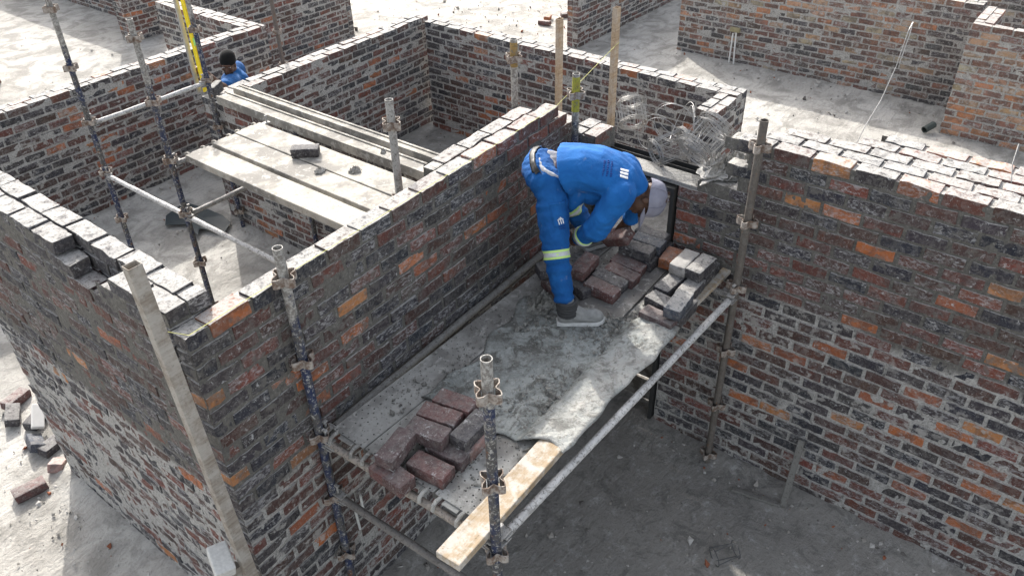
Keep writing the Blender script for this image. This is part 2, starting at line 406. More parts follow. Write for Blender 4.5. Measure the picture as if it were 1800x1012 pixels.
def keep_l(wy, k, sm, a, b):
    if wy == 0:
        if k == 30 and .47 < sm < .98: return False
        if k == 29 and .60 < sm < .90: return False
    if k == 30 and sm < .0: return False
    if k < 30 and a < .10 and wy == 1 and False: return False
    return True
brick_wall('brick_wall', 'steep mortar-smeared brick wall at the left edge with a ragged two-row top', 'wall', (0.0, .012), (0, 1), 2.45, 31,
           keep=keep_l, lod=(7, 3, 3), mres=.014, wetz=1.5, seed=23, special=spots(LS, True), pal=PALN, recess=.0035, mamp=.008)
def keep_r(wy, k, sm, a, b):      # s runs from the door jamb (y=-.75) towards -y
    top = 30
    if sm < .12: top = 25
    elif sm < .30: top = 26
    elif sm < .42: top = 30 if False else 28
    if k >= 24:
        e = {24: 0.0, 25: .16, 26: .42, 27: .32, 28: .46, 29: .30}[k]
        if wy > 0: e += .12
        if a < e-.03: return False
    if wy == 2 and not (sm > .52): return False
    if wy >= 2 and k < 24: return False
    if wy >= 3 and sm < 1.02: return False
    if k >= 30: return False
    return True
o = brick_wall('brick_wall', 'tall thick brick wall filling the right side with a wide pale top and stepped broken end', 'wall', (3.1, -.76), (0, -1), 3.9, 30, wyth=(0, 1, 2, 3, 4),
           keep=keep_r, lod=(7, 3, 3), mres=.015, wetz=1.50, seed=37, special=spots(RS), pal=PALN, recess=.0068, mamp=.0062)

PALM = PAL[:4]+[(PAL[4][0], 9), (PAL[5][0], 3.5), (PAL[6][0], 1)]
# low walls of the rooms behind, all seventeen courses
brick_wall('brick_wall', 'low brick wall running up to the far inner corner, its near end under the two pale boards', 'wall', (3.12, 4.52), (1, .03), 3.36, 17, seed=41, pal=PALM, **FAR)
brick_wall('brick_wall', 'low dividing brick wall under the stacked pale scaffold boards', 'wall', (3.10, .16), (0, 1), 4.33, 17, seed=43, pal=PALM, **FAR)
brick_wall('brick_wall', 'long low brick wall behind the two timber posts with a pillar at its right end', 'wall', (6.27, .20), (0, 1), 4.30, 17, seed=47, pal=PALM, **FAR)
brick_wall('brick_pier', 'short brick pier ending the long low wall, seen behind the wire rolls', 'pier', (5.76, .19), (1, 0), .50, 17, seed=48, pal=PALM, **FAR)
brick_wall('brick_wall', 'low brick wall at upper left behind the blue scaffold poles with orange bricks on its top row', 'wall', (-.6, 6.02), (1, .012), 5.62, 17, seed=53, pal=PAL[:4]+[(PAL[4][0], 8), (PAL[5][0], 6), (PAL[6][0], 2)], **FAR)
brick_wall('brick_wall', 'short low brick wall turning back from the corner behind the man in the black cap', 'wall', (4.80, 6.31), (0, 1), 1.95, 17, seed=59, pal=PALM, **FAR)
brick_wall('brick_wall', 'brick wall closing the small room behind the yellow spirit level', 'wall', (5.04, 8.04), (1, 0), 3.0, 17, seed=60, pal=PALM, **FAR)
brick_wall('brick_wall', 'far brick wall at the top ending beside the loose orange bricks', 'wall', (8.05, 8.30), (0, 1), 6.5, 17, seed=61, wyth=(0, 1, 2), pal=PALF[:3]+PAL[:4], **FAR)
brick_wall('brick_pier', 'thick brick pier at the top left with a dark shaded front', 'pier', (5.83, 11.25), (1, 0), .66, 17, seed=67, wyth=(0, 1, 2), pal=PALM, **FAR)
brick_wall('brick_wall', 'distant brick wall at the top left edge beyond the sunlit floor', 'wall', (6.50, 11.6), (0, 1), 6.5, 17, seed=68, pal=PALF[:3]+PAL[:4], **FAR)
brick_wall('brick_wall', 'sliver of brick wall cut by the left edge of the view', 'wall', (2.2, 11.25), (1, 0), 1.34, 17, seed=69, pal=PALM, **FAR)
brick_wall('brick_wall', 'far brick wall running into the distance behind the taller timber post', 'wall', (9.98, 4.62), (1, 0), 6.0, 17, seed=71, pal=PALM, **FAR)
brick_wall('brick_wall', 'long pale mottled brick wall at the top right with a white conduit at its foot', 'wall', (10.80, -1.05), (0, 1), 4.26, 17, seed=73, pal=PALF, **FAR)
brick_wall('brick_wall', 'bright orange-red brick wall at the right edge in front of the mottled wall', 'wall', (9.96, -6.2), (0, 1), 5.1, 17, seed=79, wyth=(0,), pal=PALF[2:]+PALF[2:6], **FAR)
brick_wall('brick_wall', 'short two-row brick return wall with a gap along its top at the far right', 'wall', (10.08, -1.32), (1, 0), .72, 17, seed=80, pal=PALF, **FAR)
brick_wall('brick_wall', 'brick wall piece seen over the return wall in the top right corner', 'wall', (12.3, -6.0), (0, 1), 5.6, 17, seed=81, pal=PALF, **FAR)
brick_wall('brick_pier', 'low grey-topped brick pier between the steel door frame and the yellow-marked pole', 'pier', (3.08, -.13), (1, .0), .27, 27, wyth=(0, 1), seed=83, lod=(5, 2, 3), mres=.02, wetz=1.5, pal=PALN)

# crumbs, chips and mortar droppings lying about: nobody could count them
def rubble():
    rs = np.random.RandomState(77); V = []; F = []; off = 0; col = []
    ico = np.array([(1, 0, 0), (-1, 0, 0), (0, 1, 0), (0, -1, 0), (0, 0, 1), (0, 0, -1)], float); fa = np.array([(0, 2, 4), (2, 1, 4), (1, 3, 4), (3, 0, 4), (2, 0, 5), (1, 2, 5), (3, 1, 5), (0, 3, 5)])
    zones = [(420, .2, 3.1, -4.2, -.12, None, 0), (420, 3.1, 3.1, -3.6, -.8, .10, 1), (260, 0, 3, -.1, -.1, .09, 1), (520, 0, 0, -.1, 2.5, .13, 1), (500, -1.6, .1, 1.2, 5, None, 0), (260, .3, 3, .2, 6, None, 0), (420, 6.6, 10.6, -2, 8, None, 0),
             (260, 10.75, 10.75, -1, 3.2, .12, 1), (260, .5, 4.8, 6.0, 6.0, .1, 1), (200, .5, 6, 6.4, 14, None, 0), (240, 8.5, 12, 5, 9, None, 0), (200, 3.1, 3.1, .2, 4.5, .08, 1), (160, 3.4, 6.2, 2.5, 4.4, None, 0)]
    for n, x0, x1, y0, y1, sp, mode in zones:
        for i in range(n):
            if mode:
                x = rs.uniform(x0, x1); y = rs.uniform(y0, y1); g = abs(rs.normal())*sp
                if x0 == x1: x += -g
                else: y += -g
            else: x = rs.uniform(x0, x1); y = rs.uniform(y0, y1)
            r = min(.03, .0045*math.exp(abs(rs.normal())*.75))*(1 if x < 6 else 1.6)
            M = np.linalg.qr(rs.normal(size=(3, 3)))[0]; P = (ico*rs.uniform(.5, 1.3, (6, 1))*r*np.array([1.2, 1, .7]))@M.T
            V.append(P+np.array([x, y, .010+r*.3])); F.append(fa+off); off += 6
            c = [(.42, .40, .37), (.30, .28, .25), (.12, .11, .10), (.24, .09, .05)][rs.choice(4, p=[.42, .33, .17, .08])]; col.append(np.tile([*c, 1], (6, 1)))
    t = NT('rubble'); c, _ = t.attr('bcol'); t.out(c, .95)
    o = mesh_np('rubble', np.concatenate(V), np.concatenate(F), t.m, attrs={'bcol': np.concatenate(col)}); tag(o, 'crumbs of mortar and brick chips scattered over the floors', 'rubble', kind='stuff')
rubble()
# ---------------------------------------------------------------- scaffold, boards, bricks and small things
def m_tube():
    t = NT('painted_tube'); P = t.geo.outputs['Position']
    n = t.noise(9, 5, .7); n2 = t.noise(55, 5, .75)
    c = t.mix(t.ramp(n, .42, .58), (.018, .028, .070), (.075, .072, .069))
    c = t.mix(t.ramp(n2, .52, .63, 0, .85), c, (.40, .39, .36))
    c = t.mix(t.ramp(t.noise(21, 4, .7, vec=t.mapv(P, (1, 1, 1), (0, 0, 0), (3, 1, 4))), .60, .68, 0, .8), c, (.16, .075, .035))
    oz = t.xyz(t.tc.outputs['Object'])[2]; k = t.ramp(t.math('ADD', oz, t.math('MULTIPLY', t.math('SUBTRACT', t.noise(7, 5, .75), .5), 1.1)), 2.33, 2.42)
    c = t.mix(t.math('MULTIPLY', k, .92), c, t.mix(t.ramp(n2, .4, .6), (.38, .37, .34), (.15, .135, .12)))
    t.bump(n2, .6, .003); return t.out(c, .6)
def m_galv(name='cement_coated_steel', base=(.34, .33, .31), rust=.35):
    t = NT(name); n = t.noise(13, 6, .7); n2 = t.noise(70, 4, .7)
    c = t.mix(n, tuple(v*.55 for v in base), tuple(min(1, v*1.45) for v in base))
    c = t.mix(t.ramp(n2, .52, .64, 0, .8), c, (.08, .072, .063)); c = t.mix(t.ramp(t.noise(19, 6, .75, dist=.5), .52, .60, 0, .6), c, (.16, .15, .135))
    c = t.mix(t.ramp(t.noise(17, 4, .6, dist=.7), .6, .7, 0, rust), c, (.19, .10, .055))
    t.bump(t.math('ADD', n, n2), .8, .005); return t.out(c, .75)
def m_rust():
    t = NT('rusty_clip'); n = t.noise(30, 5, .7); c = t.mix(t.ramp(n, .38, .62), (.34, .31, .275), (.14, .095, .07))
    t.bump(n, .5, .002); return t.out(c, .8)
def m_deck(name='perforated_deck_steel', base=(.33, .325, .30), hole=True):
    t = NT(name); O = t.tc.outputs['Object']; P = t.geo.outputs['Position']
    n = t.noise(5, 6, .7, dist=.5); n2 = t.noise(45, 5, .75); n3 = t.noise(2.1, 4, .6)
    c = t.mix(n, tuple(v*.55 for v in base), tuple(min(1, v*1.5) for v in base))
    c = t.mix(t.ramp(n3, .42, .56, 0, .75), c, t.mix(n2, (.08, .075, .068), (.20, .19, .175)))
    c = t.mix(t.ramp(n2, .55, .68, 0, .6), c, (.10, .08, .07)); c = t.mix(t.ramp(t.noise(14, 6, .75, dist=.8), .53, .62, 0, .75), c, (.40, .39, .36)); c = t.mix(t.ramp(t.noise(8, 6, .8, dist=.3), .58, .66, 0, .6), c, (.17, .155, .135))
    if hole:
        v = t.voro(22, vec=O, rand=0); up = t.ramp(t.nz(), .8, .9)
        c = t.mix(t.math('MULTIPLY', t.math('MULTIPLY', t.ramp(v, .085, .12, 1, 0), up), t.ramp(t.noise(4, 2), .38, .5)), c, (.015, .013, .012))
    t.bump(t.math('ADD', n, n2), .7, .005); return t.out(c, .85)
def m_wood(name='timber', a=(.42, .30, .17), b=(.24, .15, .08), dusty=.5):
    t = NT(name); O = t.tc.outputs['Object']; g = t.noise(4, 6, .65, vec=t.mapv(O, (.8, 22, 22)), dist=.4)
    n = t.noise(11, 5, .7); c = t.mix(t.ramp(g, .35, .68), a, b)
    c = t.mix(t.math('MULTIPLY', t.ramp(n, .40, .62), dusty), c, (.47, .45, .41)); c = t.mix(t.ramp(t.noise(60, 4, .7), .6, .7, 0, .7), c, (.10, .09, .08))
    t.bump(g, .4, .003); return t.out(c, .85)
def m_flat(name, c, rough=.7, v=.25, metal=0, sc=20):
    t = NT(name); n = t.noise(sc, 4, .6); t.bump(n, .3, .003)
    return t.out(t.mix(n, tuple(x*(1-v) for x in c), tuple(min(1, x*(1+v)) for x in c)), rough, metal)
MT = m_tube(); MG = m_galv(); MRU = m_rust(); MDK = m_deck(); MPALE = m_deck('cement_coated_board', (.36, .335, .29), False)
MGW = m_galv('white_cement_pipe', (.50, .49, .47), .12); MWOOD = m_wood('profile_timber', (.40, .30, .20), (.25, .17, .10), .35); MBOARD = m_wood('pine_board', (.36, .28, .19), (.27, .20, .12), .85)
MYEL = m_flat('yellow_paint_on_tube', (.35, .33, .04), .6, .5); MWIRE = m_flat('galvanised_wire', (.30, .295, .285), .5, .4, .5)
MDARK = m_flat('black_steel', (.035, .035, .033), .6, .4); MPLAS = m_flat('black_plastic_sheet', (.035, .045, .05), .45, .3)

def vpress(t, x, y, z, mat):
    m = MB()
    for q in range(4):
        a = q*math.pi/2+.02
        pts = [(.020, -.021), (.050, -.017), (.062, -.008), (.067, 0), (.062, .008), (.050, .017), (.020, .021)]
        th = .0032
        for z0 in (0,):
            vs = []; 
            for (px, py) in pts:
                for dd in (-th/2, th/2):
                    l = math.hypot(px-.045, py) or 1
                    ox, oy = (px+dd*(px-.045)/l*1.2, py+dd*py/l*1.6)
                    X = x+ox*math.cos(a)-oy*math.sin(a); Y = y+ox*math.sin(a)+oy*math.cos(a)
                    vs += [(X, Y, z-.024), (X, Y, z+.024)]
            fs = []
            for i in range(len(pts)-1):
                b = i*4; c = b+4
                fs += [(b, c, c+1, b+1), (b+2, b+3, c+3, c+2), (b+1, c+1, c+3, b+3), (b, b+2, c+2, c)]
            m.add(vs, fs)
    o = m.build('v_pressing', mat, t); return o
TUBES = 'upright scaffold tubes'
def standard(x, y, z0, z1, zs, label, mat=None, top=None, lean=(0, 0)):
    t = thing('scaffold_standard', (x, y, z0), label, 'scaffold pole', TUBES)
    m = MB().tube([(0, 0, 0), (lean[0]*.5, lean[1]*.5, (z1-z0)/2), (lean[0], lean[1], z1-z0)], .0242, 20, hollow=.86)
    m.build('tube', mat or MT, t, smooth=True)
    for z in zs:
        f = (z-z0)/(z1-z0); vpress(t, lean[0]*f, lean[1]*f, z-z0, MRU if top is None else top)
    return t
ZS = [.1, .6, 1.1, 1.6, 2.1, 2.6]
standard(.53, -.112, 0, 2.74, [.08, .6, 1.1, 1.58, 2.09, 2.575], 'blue scaffold pole close to the dark wall at the near left corner of the platform', lean=(-.012, .0))
standard(.556, -1.27, 0, 2.66, [.0+.1, .6, 1.1, 1.50, 1.97, 2.487], 'rusty-topped scaffold pole in the centre foreground beside the near brick pile')
t = standard(2.975, -1.30, .0, 2.756, [.1, .6, 1.1, 1.62, 2.1, 2.597], 'brown scaffold pole standing against the big right-hand wall', mat=m_galv('rusty_tube', (.12, .105, .09), .6))
t = standard(2.975, -.035, 0, 2.755, [1.6, 2.1, 2.618], 'dark blue scaffold pole with a yellow splashed top beside the grey pier')
MB().tube([(0, 0, 2.50), (0, 0, 2.735)], .0256, 20, cap=False).build('yellow_band', m_galv('yellow_splashed_steel', (.30, .29, .04), .3), t, smooth=True)
ZA = [.22, .72, 1.22, 1.72, 2.22, 2.72]
standard(1.79, 4.42, 0, 3.4, ZA+[3.22], 'leftmost blue scaffold pole with a white pipe joined at two levels', lean=(.02, -.01))
standard(1.79, 3.13, 0, 2.86, ZA, 'blue scaffold pole second from the left, holding the end of the white boards')
standard(3.045, 4.417, -.01, 3.0, ZA, 'dark scaffold pole beside the yellow spirit level')
standard(3.045, 3.13, 0, 1.50, [.22, .72, 1.22], 'short dark pole half hidden under the white board platform')
standard(1.785, .44, 0, 2.87, ZA, 'grey mottled scaffold pole rising behind the wall top past the white boards', mat=MG)
t = standard(3.05, .527, 0, 2.85, ZA, 'dark blue scaffold pole behind the wall with a brown rusty top', top=MRU)
MB().tube([(0, 0, 2.66), (0, 0, 2.83)], .0256, 20, cap=False).build('rusty_band', m_galv('rust_and_yellow_steel', (.26, .17, .06), .8), t, smooth=True)
standard(4.60, 5.29, 0, 2.6, [.72, 1.22, 1.62, 2.45], 'brown scaffold pole standing in the passage behind the low wall', mat=m_galv('brown_tube', (.14, .115, .10), .5))

def ledger(a, b, label, mat=MGW, r=.0213, ends=True, sag=0):
    a = Vector(a); b = Vector(b); d = (b-a).normalized(); up = Vector((0, 0, 1))
    t = thing('scaffold_ledger', a, label, 'scaffold pipe', 'horizontal scaffold pipes')
    n = 9; L = (b-a).length
    pts = [d*(L*(.04+.92*i/(n-1))) + up*(.0015*math.sin(i*2.1)) for i in range(n)]
    MB().tube(pts, [r*(1+.06*math.sin(i*1.9+a.x)) for i in range(n)], 16).build('pipe', mat, t, smooth=True)
    if ends:
        for e, s in ((Vector((0, 0, 0)), 1), (b-a, -1)):
            c = e+d*s*.05; side = d.cross(up)
            M = Matrix((d, side, up)).transposed()
            m = MB(); m.box(c+d*s*.03, (.07, .052, .012), M=M); m.box(c+up*.026, (.075, .05, .009), M=M); m.box(c-up*.026, (.075, .05, .009), M=M)
            m.box(c-d*s*.012+up*.035, (.014, .010, .11), M=M); m.box(c-d*s*.012+up*.088, (.03, .018, .012), M=M)
            m.build('wedge_clamp', MG, t, bevel=.003)
    return t
ledger((.556, -1.27, 1.555), (2.975, -1.30, 1.56), 'white cement-coated guard pipe along the open edge of the platform, nearest to the camera')
ledger((.53, -.112, 1.545), (2.975, .00, 1.56), 'cement-crusted pipe lying along the foot of the visible dark wall beside the platform', m_galv('grey_crusted_pipe', (.20, .195, .18), .2), r=.0235)
ledger((.53, -.112, 1.535), (.556, -1.27, 1.535), 'short rusty cross pipe carrying the near ends of the deck planks', m_galv('rusty_cross_pipe', (.32, .28, .24), .5))
ledger((2.975, -.035, 1.535), (2.975, -1.30, 1.535), 'cross pipe carrying the far ends of the deck planks by the right wall', MG)
ledger((.53, -.112, 1.11), (.556, -1.27, 1.11), 'lower cross pipe below the near end of the platform', m_galv('grey_brown_pipe', (.19, .175, .16), .3))
ledger((1.79, 4.42, 1.69), (3.045, 4.417, 1.69), 'white pipe joining the leftmost pole to the pole by the spirit level')
ledger((1.79, 4.42, 1.19), (1.79, 3.13, 1.19), 'white pipe sloping down from the leftmost pole to the next pole')
ledger((1.79, 3.13, 1.19), (1.785, .44, 1.19), 'white pipe passing from the second pole to behind the near blue pole')
ledger((1.79, 3.13, 1.19), (3.045, 3.13, 1.19), 'dark lower pipe running from the second pole under the white boards', MG)
ledger((1.79, 3.13, 1.665), (2.80, 3.13, 1.665), 'cross pipe carrying the left ends of the white boards', MG)
ledger((1.785, .44, 1.665), (2.85, .527, 1.665), 'cross pipe carrying the right ends of the white boards, hidden behind the wall', MG)

def deck(x0, x1, y0, y1, z, label, mat, along='x', group='deck planks', h=.045, name='deck_plank'):
    """folded steel plank with end hooks"""
    loc = ((x0+x1)/2, (y0+y1)/2, z)
    t = thing(name, loc, label, 'scaffold plank', group)
    L = (x1-x0) if along == 'x' else (y1-y0); Wd = (y1-y0) if along == 'x' else (x1-x0)
    def P(a, b, c): return (a, b, c) if along == 'x' else (b, a, c)
    m = MB(); n = 28
    prof = [(-Wd/2+.004, -h), (-Wd/2, -h+.002), (-Wd/2, -.004), (-Wd/2+.004, 0), (Wd/2-.004, 0), (Wd/2, -.004), (Wd/2, -h+.002), (Wd/2-.004, -h), (Wd/2-.006, -h), (Wd/2-.006, -.008), (-Wd/2+.006, -.008), (-Wd/2+.006, -h)]
    vs = []; k = len(prof)
    for i in range(n+1):
        a = -L/2+L*i/n; s = -.004*math.sin(math.pi*i/n)
        for (b, c) in prof:
            vs.append(P(a, b, c+s+.0012*math.sin(a*7+b*20)))
    fs = [(i*k+j, i*k+(j+1) % k, (i+1)*k+(j+1) % k, (i+1)*k+j) for i in range(n) for j in range(k)]
    m.add(vs, fs); m.build('plank', mat, t)
    for s in (-1, 1):
        for b in (-Wd*.33, Wd*.33):
            hk = MB(); pts = [P(s*(L/2-.005), b, -.008), P(s*(L/2+.03), b, -.004), P(s*(L/2+.055), b, -.016), P(s*(L/2+.06), b, -.045)]
            hk.tube(pts, .011, 8); hk.build('end_hook', mat, t, smooth=True)
        e = MB(); e.box(P(s*(L/2+.012), 0, -.010), (.026, Wd*.42, .004) if along == 'x' else (Wd*.42, .026, .004)); e.build('end_plate', mat, t)
    return t
PL = ['deck plank next to the dark wall', 'second deck plank from the dark wall, under the left half of the near brick pile', 'third deck plank from the dark wall, carrying the front of the near brick pile', 'perforated deck plank beside the pine board']
for i, (y0, y1) in enumerate([(-.385, -.15), (-.62, -.392), (-.865, -.628), (-1.10, -.875)]):
    deck(.58, 2.96, y0, y1, 1.60+(.001*i), PL[i], MDK)
deck(1.905, 2.135, .5, 3.09, 1.722, 'nearest of the three white boards in the left room', MPALE, 'y', 'white platform boards', h=.06)
deck(2.175, 2.405, .5, 3.10, 1.725, 'middle of the three white boards in the left room, under the loose dark brick', MPALE, 'y', 'white platform boards', h=.06)
deck(2.415, 2.68, .5, 3.11, 1.728, 'farthest of the three white boards in the left room', MPALE, 'y', 'white platform boards', h=.06)
for x, z, w_, l, hh in ((3.115, 1.535, .15, 'wide pale boxed board lying on the dividing wall', .075), (3.30, 1.555, .10, 'narrow pale rail board lying behind the wide board on the dividing wall', .06)):
    m = MB(); m.box((0, 0, -hh/2), (w_, 3.72, hh)); m.box((-w_/2+.012, 0, .006), (.024, 3.72, .012)); m.box((w_/2-.012, 0, .006), (.024, 3.72, .012))
    o = m.build('scaffold_board', MPALE, None, bevel=.004); o.location = (x, 2.47, z+.02); tag(o, l, 'board', 'pale boards on the dividing wall')

def board(p, q, wd, th, mat, name, label, cat, bev=.004, group=None, roll=0, rough=0):
    p = Vector(p); q = Vector(q); d = (q-p).normalized(); side = d.cross(Vector((0, 0, 1)))
    if side.length < .1: side = Vector((1, 0, 0)); side = (side-d*side.dot(d))
    side.normalize(); up = side.cross(d); M = Matrix((d, side, up)).transposed(); c = (p+q)/2
    if roll: M = M @ Matrix.Rotation(roll, 3, 'X')
    m = MB().box((0, 0, 0), ((q-p).length, wd, th)); o = m.build(name, mat, None, bevel=bev)
    o.matrix_world = Matrix.Translation(c) @ M.to_4x4()
    return tag(o, label, cat, group)
board((.315, -1.195, 1.628), (2.255, -1.118, 1.628), .132, .044, MBOARD, 'pine_board', 'pine board sticking out past the near end of the platform', 'board')
board((2.22, -.735, 1.608), (3.10, -.685, 1.608), .30, .012, m_deck('thin_dusty_board', (.26, .25, .235), False), 'thin_board', 'thin dark-edged board under the two-layer row of bricks', 'board', bev=.001)
board((2.55, -1.16, 1.618), (3.12, -1.17, 1.618), .06, .03, MBOARD, 'timber_batten', 'timber batten under the outer edge of the sunlit brick pile', 'batten')

# upright box profiles
def profile(x, y, z0, z1, sx, sy, mat, label, lean=(0, 0), rz=0, group=None, inner=None, name='corner_profile'):
    t = thing(name, (x, y, z0), label, 'post', group, rot=(0, 0, rz)); H = z1-z0; th = .004
    m = MB(); n = 14
    ring = lambda a, b, z, i: [(i*lean[0]+a, i*lean[1]+b, z), (i*lean[0]-a, i*lean[1]+b, z), (i*lean[0]-a, i*lean[1]-b, z), (i*lean[0]+a, i*lean[1]-b, z)]
    vs = []; 
    for i in range(n+1): vs += ring(sx/2, sy/2, H*i/n, i/n)
    fs = [(i*4+j, i*4+(j+1) % 4, i*4+4+(j+1) % 4, i*4+4+j) for i in range(n) for j in range(4)]
    b = len(vs); vs += ring(sx/2-th, sy/2-th, H, 1)+ring(sx/2-th, sy/2-th, H-.3, 1-.3/H)
    fs += [(n*4+j, n*4+(j+1) % 4, b+(j+1) % 4, b+j) for j in range(4)]+[(b+j, b+(j+1) % 4, b+4+(j+1) % 4, b+4+j) for j in range(4)]+[(b+4, b+5, b+6, b+7)]
    m.add(vs, fs); m.build('box_profile', mat, t, bevel=.002)
    return t
MPROF = m_wood('dusty_box_profile', (.28, .25, .21), (.20, .165, .13), .45)
t = profile(-.045, -.142, -.0, 2.985, .060, .048, MPROF, 'tall hollow steel corner profile with a rusty open top at the near wall corner', lean=(-.06, .035))
MB().box((-.045, .06-.037-.0, 2.84), (.0622, .0505, .26)).build('rusty_top', m_galv('rusty_profile_top', (.30, .19, .12), .8), t, bevel=.002) if False else None
profile(3.63, .085, 0, 2.99, .050, .038, MWOOD, 'taller tan hollow post on the right, with the builder\'s string tied to it', group='tan hollow posts', name='line_post')
profile(3.72, .62, 0, 2.80, .050, .038, MWOOD, 'shorter tan hollow post on the left, behind the yellow-topped pole', group='tan hollow posts', name='line_post')
# string
m = MB().tube([(-.075, -.165, 2.66), (-.075, -.115, 2.66), (-.015, -.115, 2.665)], .0018, 6)
m = MB(); m.tube([(-.07, -.135, 2.655), (.02, -.108, 2.566), (1.4, -.043, 2.562), (2.84, .028, 2.562), (2.985, .03, 2.60), (3.62, .066, 2.74), (3.66, .066, 2.745)], .0016, 6)
tag(m.build('string_line', m_flat('yellow_string', (.62, .60, .22), .8, .1)), 'thin yellow builder\'s string along the wall top up to the taller tan post', 'string')

# ---- door frame, lintel
t = thing('door_frame', (3.13, -.43, 0), 'dark steel door frame in the gap between the two tall walls, behind the worker\'s cap', 'door frame')
for y, nm in ((-.735+.43, 'jamb'), (-.155+.43, 'jamb')):
    m = MB(); m.box((0, y, 1.05), (.10, .028, 2.10)); m.box((.04, y, 1.05), (.03, .05, 2.10)); m.build(nm, MDARK, t, bevel=.002)
MB().box((0, -.015, 2.085), (.10, .56, .03)).build('head', MDARK, t, bevel=.002)
m = MB(); m.box((0, -.445, .0), (.15, .98, .03)); o = m.build('lintel', m_galv('dusty_lintel', (.24, .235, .22), .1), None, bevel=.004); o.location = (3.19, 0.0, 2.128); tag(o, 'thin dusty lintel lying over the door frame under the wire rolls', 'lintel')
m = MB(); m.box((0, 0, 0), (.075, 1.0, .004)); m.box((-.036, 0, .018), (.004, 1.0, .035)); m.box((.036, 0, .018), (.004, 1.0, .035)); o = m.build('steel_channel', MDARK, None); o.location = (3.33, -.42, 2.115); tag(o, 'black steel channel behind the thin lintel, under the wire rolls', 'channel')
for i in range(6):  # boards added to block a sunbeam through the doorway
    board((3.30, -.73, .12+.23*i), (3.30, -.15, .10+.23*i), .025, .20, m_wood('added_board_timber', (.10, .085, .07), (.06, .05, .04), .3) if i == 0 else bpy.data.materials['added_board_timber'], 'sun_block_board', 'dark boards added in the lower door opening to stop a sunbeam', 'board', group='boards added to block the sun in the doorway')
# mortar bed and lumps on the stepped end of the right wall
def lump(c, size, seed, mat, name, label, cat, parent=None, group=None, n=14):
    rs = np.random.RandomState(seed); th = np.linspace(0, 2*np.pi, n*2, endpoint=False); ph = np.linspace(0, np.pi/2, n)
    V = [(0, 0, size[2]*(.8+.3*rs.rand()))]; F = []
    rr = 1+.25*np.array([math.sin(2*a+seed)+.6*math.sin(5*a+seed*2)+.4*math.sin(9*a) for a in th])/1.5
    for p in ph[1:]:
        for i, a in enumerate(th):
            r = math.sin(p)*rr[i]*(1+.12*rs.randn()); V.append((size[0]*r*math.cos(a), size[1]*r*math.sin(a), size[2]*max(0, math.cos(p))*(1+.35*rs.randn())))
    N_ = len(th)
    for i in range(N_): F.append((0, 1+i, 1+(i+1) % N_))
    for j in range(n-2):
        for i in range(N_): F.append((1+j*N_+i, 1+(j+1)*N_+i, 1+(j+1)*N_+(i+1) % N_, 1+j*N_+(i+1) % N_))
    m = MB().add(V, F); o = m.build(name, mat, parent); o.location = c
    if label: tag(o, label, cat, group)
    return o
MDRY = m_mortar('dry_mortar'); 
lump((3.30, -.98, 2.20), (.16, .13, .09), 3, MDRY, 'mortar_heap', 'pale crumbly mortar heap on the stepped wall end behind the wire rolls', 'mortar')
lump((3.32, -1.16, 2.33), (.11, .09, .12), 8, MDRY, 'mortar_heap', 'pale mortar lump higher on the stepped wall end', 'mortar')

# ---- wire coils of brick reinforcement
def coil(c, axis, R, wid, turns, label, seed, loose=.03, cross=True, rw=.0017):
    rs = random.Random(seed); axis = Vector(axis).normalized(); u = axis.orthogonal().normalized(); v = axis.cross(u); m = MB()
    n = 22*turns; rails = []
    for s in (-.5, 0.5):
        pts = []
        for i in range(n+1):
            a = 2*math.pi*i/22; rr = R*(.78+.24*i/n)+loose*math.sin(a*.37+seed)+loose*.5*math.sin(a*1.3+s)
            pts.append((u*math.cos(a)+v*math.sin(a))*rr+axis*(s*wid+loose*1.4*math.sin(a*.21+seed*2+s)))
        rails.append(pts); m.tube(pts, rw, 4)
    if cross:
        for i in range(0, n, 9): m.tube([rails[0][i], rails[1][i]], rw*.8, 4)
    o = m.build('wire_coil', MWIRE, None); o.location = c
    return tag(o, label, 'wire roll', 'rolls of brick reinforcing wire')
coil((3.36, -.80, 2.36), (.75, -.25, .55), .125, .20, 22, 'big loose wire roll in front of the brick pier, right of the worker\'s cap', 2, .022)
coil((3.34, -.56, 2.25), (.8, -.5, .22), .095, .22, 16, 'smaller tight wire roll lying on the lintel beside the big one', 5, .008)
coil((4.35, .32, 1.92), (.5, .5, .6), .12, .18, 16, 'wire roll standing behind the taller tan post', 9, .012)
m = MB()
for q in range(6):
    rs = random.Random(40+q); c = Vector((3.36+.04*rs.random(), -.40-.05*q+.06*rs.random(), 2.26+.035*q)); R = .09+.05*rs.random(); a0 = rs.random()*6; ax = Vector((rs.uniform(.3, 1), rs.uniform(-.8, .3), rs.uniform(-.3, .6))).normalized(); u = ax.orthogonal().normalized(); v = ax.cross(u)
    m.tube([c+(u*math.cos(a0+i*.28)+v*math.sin(a0+i*.28))*R*(1+.02*i)+ax*.006*i for i in range(22)], .0022, 5)
tag(m.build('loose_wire', MWIRE), 'tangle of loose curled wire loops just right of the worker\'s back', 'wire')

